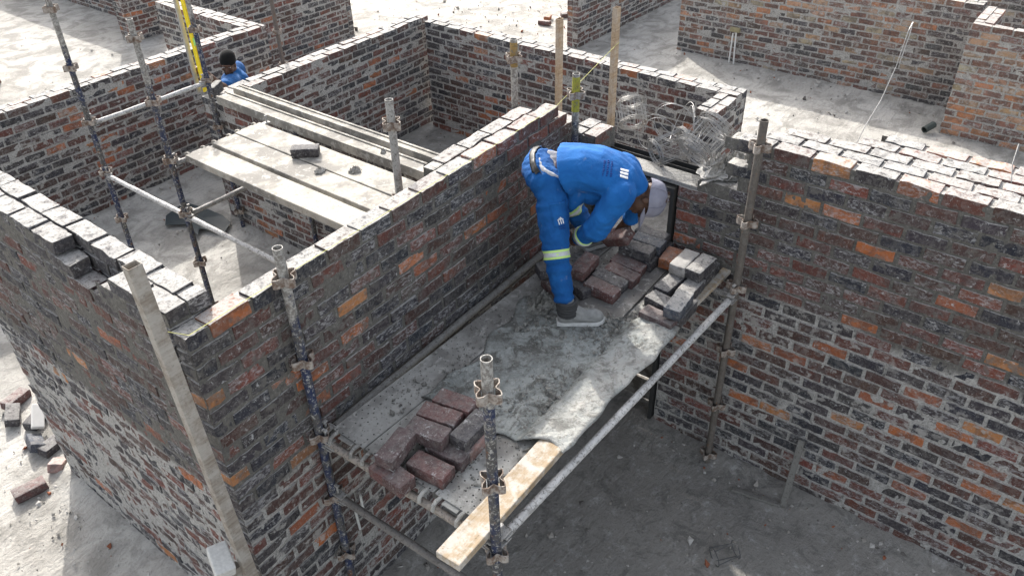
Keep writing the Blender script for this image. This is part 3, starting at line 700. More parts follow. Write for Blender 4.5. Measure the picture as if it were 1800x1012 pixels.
# ---- loose bricks
BC = dict(maroon=(.125, .055, .05), purple=(.095, .058, .058), dark=(.045, .042, .048), char=(.03, .03, .035), red=(.13, .055, .05), orange=(.40, .13, .04), pale=(.36, .34, .32), blue=(.055, .065, .085), pink=(.34, .20, .17))
MLB = {}
def mlb(dust):
    if dust not in MLB: MLB[dust] = m_brick('loose_brick_%d' % int(dust*100), dust, .12)
    return MLB[dust]
def loose(c, rz, col, label, group, tilt=(0, 0), size=(.222, .106, .073), dust=.15, half=1., cat='brick'):
    rs = np.random.RandomState(int(abs(c[0]*977+c[1]*3511+c[2]*101)) % 99991)
    V, F = brick_verts((size[0]*half, size[1], size[2]), (12, 6, 5), rs, .0009, .006)
    k = BC[col]; n = len(V); mixc = np.tile([k[0], k[1], k[2], .45*rs.rand()], (n, 1))
    o = mesh_np('brick', V, F, mlb(dust), attrs={'bcol': mixc, 'wet': np.zeros(n)}, smooth=True)
    try: o.data.set_sharp_from_angle(angle=math.radians(40))
    except Exception: pass
    o.rotation_euler = (tilt[0], tilt[1], rz); o.location = c
    return tag(o, label, cat, group)
V90 = math.pi/2; G1 = 'bricks piled at the near end of the platform'
z1, z2 = 1.6395, 1.7145
for a in [((1.012, -.640, z2), V90+.18, 'maroon', 'topmost farthest brick of the near pile, at the edge of the mortar sheet'), ((.893, -.640, z2), V90+.22, 'maroon', 'top brick second from the far end of the near pile'),
          ((.775, -.665, z2), V90+.20, 'purple', 'top brick, slightly bluer than the rest, in the middle of the near pile'), ((.605, -.61, z2), .20, 'purple', 'top brick at the left end of the near pile, overhanging the dark gap'),
          ((.925, -.822, z2), .06, 'dark', 'dark top brick of the near pile lying over the pink half brick')]:
    loose(*a, G1)
for a in [((.51, -.665, z1), V90-.04, 'red', 'bottom brick at the left corner of the near pile, on the plank hooks'), ((.655, -.785, z1), V90+.1, 'red', 'bottom brick at the very front of the near pile'),
          ((.790, -.785, z1), V90+.12, 'purple', 'short bottom brick with a yellowish end in the front of the near pile'), ((.93, -.835, z1), .1, 'pink', 'pink bottom brick under the dark top brick of the near pile'),
          ((1.02, -.62, z1), V90+.1, 'dark', 'hidden bottom brick under the far end of the near pile'), ((.86, -.62, z1), V90+.2, 'dark', 'hidden bottom brick under the middle of the near pile')]:
    loose(*a, G1)
G2 = 'bricks in the row on the thin board'
names = ['nearest', 'second', 'third', 'fourth', 'fifth', 'sixth', 'farthest']
cols = ['maroon', 'dark', 'maroon', 'red', 'dark', 'blue', 'dark']
for i in range(7):
    x = 2.395+i*.108+.006*math.sin(i*3); z = 1.652+(.037 if i < 4 else .075)
    loose((x, -.655+.014*math.sin(i*2.3), z-(.035 if i < 4 else 0)), V90+.05+.04*math.sin(i*5), cols[i], names[i]+' top brick in the row beside the worker\'s hand', G2, tilt=(0, -.10 if i < 4 else 0), dust=.25)
for i in range(3):
    loose((2.84+i*.108, -.665, 1.652), V90+.03, 'dark', ['left', 'middle', 'right'][i]+' lower brick under the far end of the row', G2)
G3 = 'bricks lying behind the worker\'s front leg'
loose((2.31, -.345, 1.742), -.62, 'dark', 'dark brick showing left of the worker\'s front shin', G3, dust=.3)
loose((2.47, -.47, 1.720), .10, 'maroon', 'reddish brick lying right of the worker\'s front shin', G3, tilt=(.05, -.03))
loose((2.25, -.40, 1.640), V90-.5, 'maroon', 'lower brick behind the worker\'s front shin, left one', G3)
loose((2.36, -.50, 1.640), V90-.3, 'dark', 'lower brick behind the worker\'s front shin, right one', G3)
loose((2.50, -.44, 1.640), .2, 'dark', 'bottom brick hidden under the reddish brick by the worker\'s shin', G3)
HB = loose((2.79, -.52, 1.80), V90-.25, 'maroon', 'dark brick gripped and tilted in the worker\'s hand', None, tilt=(-.55, .50))
G4 = 'sunlit bricks piled at the far corner of the platform'
for a in [((2.845, -.985, 1.747), .02, 'pale', 'left of the two white-topped bricks at the far end of the sunlit pile', .7), ((2.855, -1.097, 1.750), -.04, 'dark', 'right of the two white-topped bricks at the far end of the sunlit pile', .9),
          ((2.425, -1.170, 1.747), .10, 'blue', 'white-topped brick lying across the near end of the sunlit pile', .9)]:
    loose(a[0], a[1], a[2], a[3], G4, dust=a[4])
for a in [((2.665, -.985, 1.672), -.05, 'dark', 'grey brick one step below the white-topped pair, left side', .5, 1.), ((2.70, -1.11, 1.672), .03, 'dark', 'middle brick between the white-topped bricks, right side', .7, 1.),
          ((2.335, -1.095, 1.660), V90-.04, 'purple', 'dark purple brick at the near end of the sunlit pile', .3, 1.), ((2.475, -1.03, 1.668), V90-.15, 'dark', 'short dusty brick behind the purple one', .6, .8),
          ((2.945, -.84, 1.672), .10, 'orange', 'orange-faced brick behind the white-topped pair next to the wall', .3, .8), ((2.89, -.985, 1.672), 0.02, 'dark', 'lower brick under the left white-topped brick', .2, 1.), ((2.93, -1.10, 1.673), 0.02, 'char', 'lower brick under the right white-topped brick', .2, 1.), ((2.47, -1.175, 1.672), .05, 'char', 'lower brick at the outer edge under the near white-topped brick', .2, 1.)]:
    loose(a[0], a[1], a[2], a[3], G4, dust=a[4], half=a[5])
G5 = 'bricks lying on the ground at the left edge'
for a in [((.13, 3.60, .05), .4, 'red', 'reddish brick highest in the left-edge heap', .5, (0, .1)), ((.02, 3.42, .06), 1.1, 'dark', 'brown brick standing at the left edge of the heap', .4, (.3, 0)), ((.13, 3.24, .045), .55, 'dark', 'dark brick under the white block in the left-edge heap', .2, (0, 0)),
          ((-.02, 2.96, .055), 1.35, 'blue', 'bluish dark brick tilted on the ground left of the wall foot', .1, (.5, .2)), ((-.275, 2.535, .045), -.18, 'maroon', 'single brick lying apart on the sunlit ground at the lower left', .3, (0, 0)),
          ((-.03, 2.60, .05), .9, 'pink', 'small pink broken brick against the wall foot', .5, (.2, .4)), ((.06, 2.85, .04), .3, 'dark', 'flat dark brick half buried by the wall foot', .4, (.1, .1))]:
    loose(a[0], a[1], a[2], a[3], G5, dust=a[4], tilt=a[5], half=.62 if 'broken' in a[3] else 1)
o = MB().box((0, 0, 0), (.20, .09, .045)).build('white_block', m_flat('white_plaster', (.62, .60, .56), .9, .15), None, bevel=.006); o.location = (.115, 3.14, .13); o.rotation_euler = (.5, -.45, .95); tag(o, 'clean white block leaning over the bricks at the left edge', 'block')
o = MB().box((0, 0, 0), (.16, .10, .09)).build('concrete_block', m_flat('rough_white_concrete', (.52, .51, .48), .95, .35, sc=60), None, bevel=.008); o.location = (-.15, -.05, 1.20); o.rotation_euler = (.1, -.35, 1.2); tag(o, 'rough pale concrete block strapped at the foot of the corner profile', 'block')
o = MB().box((0, 0, 0), (.06, .05, .16)).build('support_bracket', MPROF, None, bevel=.004); o.location = (-.12, -.09, 1.07); tag(o, 'short steel bracket under the pale concrete block at the bottom edge', 'bracket')
loose((2.485, 2.262, 1.765), -.85+.0, 'dark', 'single dark brick on the white boards in the left room', None, dust=.25, tilt=(0, 0))
loose((3.22, 4.60, 1.52), .55, 'char', 'dark brick on edge at the end of the pale boards', None, dust=.6, tilt=(V90, 0))
for i, (x, y, c_, l) in enumerate([(10.98, 5.95, 'orange', 'orange half brick on the far ground, upper of two'), (10.70, 5.82, 'red', 'reddish half brick on the far ground, lower of two'), (9.28, 9.6, 'orange', 'orange brick by the far wall end'), (9.05, 9.75, 'red', 'dusty brick beside the orange one by the far wall end'), (11.3, 5.75, 'red', 'red brick tucked against the far wall end')]):
    loose((x, y, .045), i*1.3+.4, c_, l, 'scattered far bricks', dust=.6, tilt=(.1, .05))
# ---- small things on the right room floor
board((3.075, -1.90, .52), (2.905, -1.925, .02), .045, .022, m_galv('dull_grey_batten', (.17, .165, .15), .1), 'grey_stick', 'grey cement-coated batten leaning on the foot of the right wall', 'batten')
board((2.83, -1.57, .02), (2.90, -1.91, .02), .035, .025, bpy.data.materials['dull_grey_batten'], 'grey_stick', 'grey batten lying flat on the dark floor', 'batten')
m = MB()
for zz, R in ((0, .052), (.13, .046)):
    m.tube([(R*math.cos(a*.524), R*math.sin(a*.524), zz) for a in range(14)], .0028, 5)
for a in range(0, 12, 3): m.tube([(.05*math.cos(a*.524+.3), .05*math.sin(a*.524+.3), 0), (.046*math.cos(a*.524), .046*math.sin(a*.524), .13)], .0028, 5)
o = m.build('wire_spool', m_flat('dull_wire', (.08, .08, .08), .6, .3)); o.location = (2.20, -1.74, .06); o.rotation_euler = (1.45, .2, .9); o.scale = (1.3, 1.3, 1.2); tag(o, 'empty wire spool frame lying on the dark floor at the bottom edge', 'wire spool')
# strips of conduit in walls
m = MB(); m.tube([(10.74, 2.17, 0.0), (10.73, 2.19, .52)], .013, 8); m.tube([(10.74, 2.25, 0.0), (10.73, 2.24, .50)], .013, 8)
tag(m.build('conduit_pair', m_flat('white_plastic', (.62, .62, .60), .5, .1), smooth=True), 'pair of white conduit pipes against the mottled far wall', 'conduit')
o = MB().box((0, 0, 0), (.05, .16, .07)).build('conduit_box', m_flat('dull_box', (.25, .22, .13), .8, .4), None, bevel=.01); o.location = (10.73, 2.21, .56); tag(o, 'small dull junction box on top of the white conduits', 'box')
m = MB(); m.tube([(.64, -.11, .95), (.66, -.10, .66)], .008, 8); m.tube([(.70, -.11, .93), (.71, -.10, .72)], .008, 8)
tag(m.build('conduit_pair', m_flat('white_plastic_tube', (.55, .55, .52), .5, .1), smooth=True), 'two thin white conduit ends on the dark wall under the platform', 'conduit')
m = MB(); m.tube([(9.82, -.95, .06), (9.97, -1.02, .10)], .045, 16, hollow=.85)
tag(m.build('pipe_stub', m_flat('dark_plastic_pipe', (.05, .06, .055), .5, .3), smooth=True), 'dark open plastic pipe end at the foot of the bright far-right wall', 'pipe')
m = MB(); m.tube([(3.45, -1.69, 2.50), (3.58, -1.69, 2.60), (3.80, -1.69, 2.685), (3.965, -1.69, 2.84), (4.045, -1.69, 3.04), (4.10, -1.69, 3.075), (4.06, -1.70, 3.02), (3.985, -1.70, 2.86)], .0026, 6)
tag(m.build('tie_wire', MWIRE), 'long bent tie wire sticking up from the right wall top', 'wire')
m = MB(); m.tube([(3.44, -2.52, 2.54), (3.50, -2.49, 2.62), (3.58, -2.48, 2.70)], .0028, 6)
tag(m.build('tie_wire', MWIRE), 'short tie wire on the right wall top at the right edge', 'wire')
rs = np.random.RandomState(5)
pts = [(2.646, 5.30), (2.95, 5.38), (3.02, 5.0), (3.02, 4.75), (2.98, 4.55), (2.80, 4.42), (2.70, 4.72), (2.60, 4.62), (2.66, 4.95), (2.52, 5.12)]
n = len(pts); vs = [(x, y, .035+.02*rs.rand()) for x, y in pts]+[(2.82, 4.9, .045)]; m = MB().add(vs, [(i, (i+1) % n, n) for i in range(n)]+[(i, n, (i+1) % n) for i in range(0)])
o = m.build('plastic_sheet', MPLAS); md = o.modifiers.new('solid', 'SOLIDIFY'); md.thickness = .004; tag(o, 'crumpled black plastic sheet on the floor of the left room', 'plastic sheet')
board((5.50, .72, .02), (5.65, .28, .02), .10, .02, m_flat('white_strip', (.7, .7, .68), .7, .1), 'white_strip', 'long white strip on the ground seen through the door frame', 'strip')
lump((2.52, 1.72, 1.728), (.05, .035, .03), 4, MDRY, 'mortar_dab', 'mortar dab on the farthest white board', 'mortar', group='dabs of mortar on boards')
lump((2.36, 1.95, 1.728), (.06, .03, .02), 5, MDRY, 'mortar_dab', 'flat mortar dab next to the loose dark brick', 'mortar', group='dabs of mortar on boards')
lump((3.13, 2.05, 1.56), (.03, .022, .02), 6, MDRY, 'mortar_dab', 'small mortar crumb on the wide boxed board', 'mortar', group='dabs of mortar on boards')

# ---- sheet of wet mortar on the platform
def m_sheet():
    t = NT('wet_mortar_sheet'); a, _ = t.attr('wet', True)
    n = t.noise(3.5, 6, .7, dist=1.2); n2 = t.noise(26, 5, .75); n3 = t.noise(9, 5, .7, dist=.8)
    c = t.mix(t.ramp(n, .35, .65), (.22, .235, .222), (.36, .375, .355)); c = t.mix(t.ramp(n3, .48, .60, 0, .9), c, (.10, .098, .088)); c = t.mix(t.ramp(t.noise(2.2, 5, .7, dist=.8), .50, .64, 0, .45), c, (.17, .17, .155))
    c = t.mix(t.ramp(t.noise(16, 4, .7, dist=1.5), .60, .68, 0, .6), c, (.50, .50, .47)); c = t.mix(t.math('MULTIPLY', a, .8), c, (.48, .46, .42))
    c = t.mix(t.ramp(n2, .52, .64, 0, .65), c, (.12, .115, .10)); c = t.mix(t.ramp(t.noise(60, 4, .8), .56, .66, 0, .5), c, (.46, .46, .43))
    t.bump(t.math('ADD', n3, t.math('MULTIPLY', n2, 1.2)), 1.0, .018); return t.out(c, t.ramp(n3, .4, .6, .65, .9))
def sheet():
    N1, N2 = 120, 90; S, T = np.meshgrid(np.linspace(0, 1, N1), np.linspace(0, 1, N2), indexing='ij')
    near = 1.03+.10*T**2+.016*np.sin(T*9)+.02*np.sin(T*23)*T; far = 2.30-.22*np.clip(1-T*2.2, 0, 1)+.05*np.sin(T*7+1)
    X = near+(far-near)*S; Y = -.34-.055*np.sin(S*5)*(1-T)-.03*np.sin(S*17+1)*(1-T)-(.905+.010*np.sin(S*11)+.006*np.sin(S*29))*T
    hgt = .004+.016*np.clip(fbm(X, Y, .28, 31, 4)-.42, 0, 1)*2.2+.022*(fbm(X, Y, .05, 33, 5)-.42)
    hgt += .028*np.exp(-(((X-1.75)/.45)**2+((Y+.75)/.22)**2))*fbm(X, Y, .15, 37, 3)
    Z = 1.608+np.maximum(hgt, .004)+.047*np.clip((T-.69)/.06, 0, 1)
    edge = np.minimum(np.minimum(S, 1-S), np.minimum(T, 1-T)); Z -= .012*np.clip(1-edge/.02, 0, 1)
    Z += np.where(S < .03, .012*np.sin(T*13)**2, 0)
    wet = np.clip((T-.72)/.12, 0, 1)*np.clip(fbm(X, Y, .16, 41, 4)*2.2-.45, 0, 1)
    I = np.arange(X.size).reshape(X.shape); F = np.stack([I[:-1, :-1], I[1:, :-1], I[1:, 1:], I[:-1, 1:]], -1).reshape(-1, 4)[:, ::-1]
    o = mesh_np('mortar_sheet', np.stack([X, Y, Z], -1).reshape(-1, 3), F, m_sheet(), attrs={'wet': wet.ravel()}, smooth=True, loc=(1.7, -.8, 1.6))
    md = o.modifiers.new('solid', 'SOLIDIFY'); md.thickness = .006; md.offset = -1
    tag(o, 'grey-green sheet covered in wet mortar spread over the platform under the worker\'s boot', 'mortar sheet')
sheet()
lump((2.10, -.40, 1.60), (.14, .09, .045), 12, m_galv('stiff_mortar', (.22, .215, .19), 0), 'mortar_heap', 'stiff grey mortar heap behind the worker\'s front boot', 'mortar')

def crumbs():
    rs = np.random.RandomState(88); V = []; F = []; off = 0
    ico = np.array([(1, 0, 0), (-1, 0, 0), (0, 1, 0), (0, -1, 0), (0, 0, 1), (0, 0, -1)], float); fa = np.array([(0, 2, 4), (2, 1, 4), (1, 3, 4), (3, 0, 4), (2, 0, 5), (1, 2, 5), (3, 1, 5), (0, 3, 5)])
    for cx_, cy_, sx, sy, n, z in [(1.9, -.75, .35, .22, 420, 1.625), (2.15, -.85, .12, .10, 260, 1.628), (1.35, -.98, .18, .10, 260, 1.640), (1.3, -.3, .5, .06, 200, 1.603), (.8, -.9, .25, .12, 140, 1.603), (2.3, -1.0, .2, .08, 160, 1.610), (2.0, -.42, .14, .08, 220, 1.625)]:
        for i in range(n):
            x = cx_+rs.normal()*sx; y = cy_+rs.normal()*sy
            if not (.6 < x < 2.95 and -1.20 < y < -.17): continue
            zz = z if (1.08 < x < 2.25 and -1.2 < y < -.42) else 1.603
            r = min(.022, .0035*math.exp(abs(rs.normal())*.75)); M = np.linalg.qr(rs.normal(size=(3, 3)))[0]
            V.append((ico*rs.uniform(.5, 1.3, (6, 1))*r*np.array([1.2, 1, .7]))@M.T+np.array([x, y, zz+r*.2])); F.append(fa+off); off += 6
    o = mesh_np('mortar_crumbs', np.concatenate(V), np.concatenate(F), m_galv('crumb_mortar', (.22, .215, .195), 0)); tag(o, 'crumbs of fresh mortar scattered over the platform', 'mortar crumbs', kind='stuff')
crumbs()
# ---------------------------------------------------------------- people
from mathutils.bvhtree import BVHTree
def m_cloth(name, c, c2, v=1.0):
    t = NT(name); P = t.geo.outputs['Position']; n = t.noise(7, 5, .6, dist=.8); n2 = t.noise(260, 2, .5); n3 = t.noise(16, 4, .6, dist=1.5)
    k = t.mix(t.ramp(n, .3, .7), c, c2); k = t.mix(t.ramp(t.noise(12, 5, .75), .60, .72, 0, .35), k, (.25, .26, .27))
    pass
    b = t.bump(n3, .3*v, .02); t.bump(n2, .3, .001, prev=b); return t.out(k, .9)
MBLUE = m_cloth('blue_workwear', (.004, .080, .27), (.009, .112, .35))
MBLUE2 = m_cloth('blue_trousers', (.003, .062, .215), (.007, .09, .285))
MSKIN = m_flat('dark_brown_skin', (.085, .043, .027), .5, .15, sc=40)
MSHIRT = m_cloth('grey_shirt', (.30, .30, .31), (.42, .42, .43)); MCAP = m_cloth('grey_lilac_cap', (.17, .17, .21), (.23, .23, .275)); MBLK = m_flat('black_knit', (.006, .006, .006), 1., .3)
MBELT = m_flat('black_belt', (.012, .012, .012), .5, .3); MLIME = m_flat('lime_trim', (.50, .72, .22), .6, .1); MSILV = m_flat('silver_reflective_tape', (.48, .50, .50), .45, .2, sc=60); MWHT = m_flat('white_print', (.72, .72, .72), .7, .1); MNAVY = m_flat('navy_embroidery', (.006, .03, .17), .8, .1)
MBOOT = m_flat('dusty_boot_leather', (.22, .22, .21), .8, .45, sc=35); MSOLE = m_flat('dusty_boot_sole', (.50, .50, .48), .9, .3, sc=50); MBOOTD = m_flat('dark_boot_cuff', (.045, .045, .045), .8, .3, sc=50)

def loft(m, secs, n=20, cap=True):
    """secs: (centre, axis_a, ra, axis_b, rb)"""
    vs = []
    for c, a, ra, b, rb in secs:
        c = Vector(c); a = Vector(a); b = Vector(b)
        for k in range(n):
            t = 2*math.pi*k/n; vs.append(c+a*(ra*math.cos(t))+b*(rb*math.sin(t)))
    fs = [(i*n+k, i*n+(k+1) % n, (i+1)*n+(k+1) % n, (i+1)*n+k) for i in range(len(secs)-1) for k in range(n)]
    if cap: fs += [tuple(range(n-1, -1, -1)), tuple(range((len(secs)-1)*n, len(secs)*n))]
    return m.add(vs, fs)
def limb(m, pts, rs, n=16, sub=5, flat=1.0):
    """smooth tapered limb through joints with rounded ends"""
    P = [Vector(p) for p in pts]; out = []; R = []
    for i in range(len(P)-1):
        p0 = P[max(i-1, 0)]; p1 = P[i]; p2 = P[i+1]; p3 = P[min(i+2, len(P)-1)]
        for j in range(sub):
            t = j/sub; q = .5*((2*p1)+(-p0+p2)*t+(2*p0-5*p1+4*p2-p3)*t*t+(-p0+3*p1-3*p2+p3)*t**3)
            out.append(q); R.append(rs[i]+(rs[i+1]-rs[i])*t)
    out.append(P[-1]); R.append(rs[-1])
    d0 = (out[0]-out[1]).normalized(); d1 = (out[-1]-out[-2]).normalized()
    pre = [(out[0]+d0*R[0]*s, R[0]*math.sqrt(max(0.02, 1-s*s))) for s in (.95, .7, .35)]; post = [(out[-1]+d1*R[-1]*s, R[-1]*math.sqrt(max(0.02, 1-s*s))) for s in (.35, .7, .95)]
    out = [p[0] for p in pre]+out+[p[0] for p in post]; R = [p[1] for p in pre]+R+[p[1] for p in post]
    return m.tube(out, R, n)
def ball(m, c, rx, ry, rz, M=None, n=16):
    M = M or Matrix.Identity(3); vs = []; fs = []
    for i in range(1, n):
        ph = math.pi*i/n
        for k in range(n*2//2*2):
            t = 2*math.pi*k/n; vs.append(Vector(c)+M @ Vector((rx*math.sin(ph)*math.cos(t), ry*math.sin(ph)*math.sin(t), rz*math.cos(ph)))) if k < n else None
    top = len(vs); vs += [Vector(c)+M @ Vector((0, 0, rz)), Vector(c)+M @ Vector((0, 0, -rz))]
    for i in range(n-2):
        for k in range(n): fs.append((i*n+k, (i+1)*n+k, (i+1)*n+(k+1) % n, i*n+(k+1) % n))
    for k in range(n): fs.append((top, k, (k+1) % n)); fs.append((top+1, (n-2)*n+(k+1) % n, (n-2)*n+k))
    return m.add(vs, fs)
def fuse(m, name, mat, parent, voxel=.008, smooth=6, disp=None, loc=None):
    me = bpy.data.meshes.new(name); me.from_pydata([tuple(v) for v in m.v], [], m.f)
    bm = bmesh.new(); bm.from_mesh(me); bmesh.ops.recalc_face_normals(bm, faces=bm.faces); bm.to_mesh(me); bm.free()
    o = bpy.data.objects.new(name, me); link(o)
    r = o.modifiers.new('r', 'REMESH'); r.mode = 'VOXEL'; r.voxel_size = voxel
    if smooth: s = o.modifiers.new('s', 'SMOOTH'); s.factor = .5; s.iterations = smooth
    dg = bpy.context.evaluated_depsgraph_get(); dg.update(); me2 = bpy.data.meshes.new_from_object(o.evaluated_get(dg))
    bpy.data.objects.remove(o); me2.name = name; me2.materials.clear(); me2.materials.append(mat)
    n = len(me2.vertices); co = np.empty(n*3, np.float32); me2.vertices.foreach_get('co', co); co = co.reshape(-1, 3)
    if disp is not None:
        no = np.empty(n*3, np.float32); me2.vertices.foreach_get('normal', no); no = no.reshape(-1, 3)
        co = co+no*np.asarray(disp(co, no))[:, None]
    bv = co.copy()
    if loc is not None: co = co-np.array(loc, np.float32)
    me2.vertices.foreach_set('co', co.astype(np.float32).ravel()); me2.polygons.foreach_set('use_smooth', [True]*len(me2.polygons)); me2.update()
    o = bpy.data.objects.new(name, me2); link(o, parent)
    polys = [tuple(p.vertices) for p in me2.polygons]
    o2 = BVHTree.FromPolygons([Vector(v) for v in bv], polys)
    return o, o2
def folds(amp=.006, seed=3, dirv=(1, .3, .2), sc=.05):
    d = np.array(dirv); d = d/np.linalg.norm(d)
    def f(co, no):
        a = co@d; b = co@np.cross(d, [0.2, .1, 1.]); c = co@np.cross(d, [1., .4, 0])
        w1 = fbm(a+b*.25+c*.1, c*.6+b*.4, sc*1.2, seed, 3)-.5; w2 = fbm(b+c*.3, a*.3+7, sc*2.2, seed+2, 3)-.5
        rid = np.abs(w1)*2
        return amp*(1-rid*1.6)*.9+amp*1.5*w2
    return f
def ring_band(bvh, c, axis, name, parts, parent, loc, off=.0025, tilt=None):
    """a band that hugs the cloth: parts = [(offset along axis, width, material)]"""
    axis = Vector(axis).normalized(); u = axis.orthogonal().normalized(); v = axis.cross(u); n = 56; objs = []
    for o_, wd, mat, nm in parts:
        m = MB(); vs = []
        for k in range(n):
            t = 2*math.pi*k/n; d = u*math.cos(t)+v*math.sin(t)
            for e in (-.5, -.17, .17, .5):
                p = Vector(c)+axis*(o_+e*wd)
                hit = bvh.ray_cast(p+d*.16, -d, .16)
                q = hit[0] if hit[0] is not None else p+d*.06
                vs.append(q+d*off-Vector(loc))
        fs = [(k*4+j, k*4+j+1, ((k+1) % n)*4+j+1, ((k+1) % n)*4+j) for k in range(n) for j in range(3)]
        o = m.add(vs, fs).build(nm, mat, parent, smooth=True, angle=80); md = o.modifiers.new('th', 'SOLIDIFY'); md.thickness = .003; md.offset = 0
        objs.append(o)
    return objs
def frame(up, fwd):
    up = Vector(up).normalized(); f = Vector(fwd); f = (f-up*f.dot(up)).normalized(); x = f.cross(up)
    return Matrix((x, f, up)).transposed()      # x right, y forward (face), z up
def head(m, c, M):
    c = Vector(c); T = lambda x, y, z: c+M @ Vector((x, y, z))
    ball(m, T(0, -.008, .025), .074, .092, .092, M); ball(m, T(0, .022, -.035), .058, .066, .078, M); ball(m, T(0, .052, -.085), .032, .030, .026, M)
    limb(m, [T(0, .088, .012), T(0, .102, -.012), T(0, .106, -.026)], [.008, .011, .014], sub=2); ball(m, T(.012, .096, -.030), .009, .010, .008, M); ball(m, T(-.012, .096, -.030), .009, .010, .008, M)
    ball(m, T(0, .083, .030), .050, .014, .010, M)                                    # brow
    for s in (-1, 1): ball(m, T(s*.040, .066, -.022), .022, .018, .020, M); ball(m, T(s*.076, -.008, -.012), .009, .020, .032, M); ball(m, T(s*.030, .076, .010), .013, .010, .009, M)
    limb(m, [T(-.022, .084, -.058), T(0, .093, -.055), T(.022, .084, -.058)], [.005, .008, .005], sub=2); limb(m, [T(-.018, .083, -.070), T(0, .090, -.070), T(.018, .083, -.070)], [.005, .008, .005], sub=2)
def face_bits(c, M, parent, loc):
    c = Vector(c)-Vector(loc); T = lambda x, y, z: c+M @ Vector((x, y, z))
    for s in (-1, 1):
        m = MB(); ball(m, T(s*.031, .079, .008), .0125, .009, .007, M, 12); e = m.build('eye', m_flat('eye_white', (.5, .47, .44), .3, .05), parent, smooth=True, angle=90)
        m = MB(); ball(m, T(s*.031, .0865, .007), .0055, .003, .0055, M, 10); m.build('iris', MBELT, e, smooth=True, angle=90)
def hand(m, wrist, M, curl, side=1, spread=.12, r=1.0):
    """M: y towards the fingers, x towards the thumb side, z back of the hand; curl in radians per joint"""
    w_ = Vector(wrist); T = lambda x, y, z: w_+M @ Vector((x*side, y, z))
    loft(m, [(T(0, -.02, 0), M.col[0], .027, M.col[2], .021), (T(0, .02, 0), M.col[0], .033, M.col[2], .017), (T(.002, .06, .001), M.col[0], .041, M.col[2], .016), (T(.002, .088, -.001), M.col[0], .040, M.col[2], .013)], 14)
    for i, (x, L) in enumerate([(.030, .072), (.010, .080), (-.011, .074), (-.030, .058)]):
        p = [Vector((x, .084-abs(x-.006)*.12, 0))]; a = -.15; fan = (x)*spread*6
        for j, q in enumerate((.46, .31, .23)):
            a -= curl*(1, 1.15, .8)[j]
            p.append(p[-1]+Vector((fan*L*q, math.cos(a)*L*q*1.25, math.sin(a)*L*q*1.25)))
        limb(m, [T(*q) for q in p], [.0098*r, .0090*r, .0082*r, .0068*r], n=10, sub=2)
    limb(m, [T(.026, .022, -.004), T(.052, .050, -.014), T(.060, .078, -.030), T(.056, .098, -.045)], [.014, .0115, .0105, .0080], n=10, sub=2)

# ---- the bending bricklayer
F1 = Vector((.43, -.90, 0)).normalized(); R1 = Vector((-.90, -.43, 0)).normalized(); UP = Vector((0, 0, 1))
WL = (2.25, -.45, 1.62)
worker = thing('person', WL, 'man in blue workwear and grey cap bending over to lift a brick', 'person')
# trousers
hipR, kneeR, ankR = Vector((2.235, -.365, 2.39)), Vector((2.085, -.515, 2.06)), Vector((2.010, -.630, 1.805))
hipL, kneeL, ankL = Vector((2.40, -.215, 2.40)), Vector((2.60, -.255, 2.06)), Vector((2.81, -.285, 1.745))
m = MB(); limb(m, [hipR, (hipR+kneeR)/2+Vector((.0, .0, .0)), kneeR, (kneeR+ankR)/2+Vector((.004, .004, 0)), ankR], [.098, .092, .076, .066, .053], n=22)
limb(m, [hipL, (hipL+kneeL)/2, kneeL, (kneeL+ankL)/2, ankL], [.096, .090, .074, .066, .056], n=22)
limb(m, [hipR+Vector((-.02, .035, .02)), (hipR+hipL)/2+Vector((-.035, .045, .03)), hipL+Vector((-.02, .03, .02))], [.092, .098, .090], n=22)
A = (F1*.52+UP*.60).normalized(); B = A.cross(R1).normalized()
loft(m, [(Vector((2.275, -.255, 2.37)), R1, .145, B, .115), (Vector((2.292, -.28, 2.415)), R1, .155, B, .120), (Vector((2.312, -.315, 2.462)), R1, .150, B, .112)], 24)
def tdisp(co, no):
    g = co@np.array([.75, -.65, 0]); h = co@np.array([.65, .75, 0]); zz = co[:, 2]
    r1 = 1-np.abs(fbm(g*.9+zz*.25, zz*.38+h*.5, .045, 5, 3)-.5)*4; r2 = 1-np.abs(fbm(h+zz*.4, zz*.7-g*.4, .06, 8, 3)-.5)*4
    d = .0055*np.clip(r1, -1, 1)+.0055*np.clip(r2, -1, 1)-.003
    z = co[:, 2]; kn = np.exp(-((z-2.03)/.10)**2)+.9*np.exp(-((z-1.80)/.06)**2)+.7*np.exp(-((z-2.32)/.07)**2)
    return d+kn*.0060*np.sin(z*90+co[:, 0]*24+co[:, 1]*35+4*fbm(co[:, 0], z, .1, 3))
tro, tb = fuse(m, 'trousers', MBLUE2, worker, .007, 5, tdisp, WL)
for kc, kd in ((kneeR+(ankR-kneeR)*.07, ankR-hipR), (kneeL+(ankL-kneeL)*.07, ankL-kneeL)):
    ring_band(tb, kc, kd, 'band', [(0, .052, MLIME, 'lime_band'), (0, .026, MSILV, 'reflective_band')], worker, WL, .0022)[1].scale = (1, 1, 1)
# fix: silver strip sits proud of the lime one
for o in worker.children:
    if o.name.startswith('reflective_band'):
        o.modifiers['th'].thickness = .007
# belt, shirt
ring_band(tb, Vector((2.305, -.302, 2.446)), A, 'belt', [(0, .038, MBELT, 'belt')], worker, WL, .011)
m = MB(); loft(m, [(Vector((2.30, -.30, 2.445)), R1, .140, B, .104), (Vector((2.325, -.345, 2.475)), R1, .148, (B+Vector((0, 0, .3))).normalized(), .110), (Vector((2.38, -.44, 2.472)), R1, .155, Vector((0, 0, 1)), .11)], 24)
sh, _ = fuse(m, 'shirt', MSHIRT, worker, .009, 5, folds(.006, 9, (1, 1, .2), .04), WL)
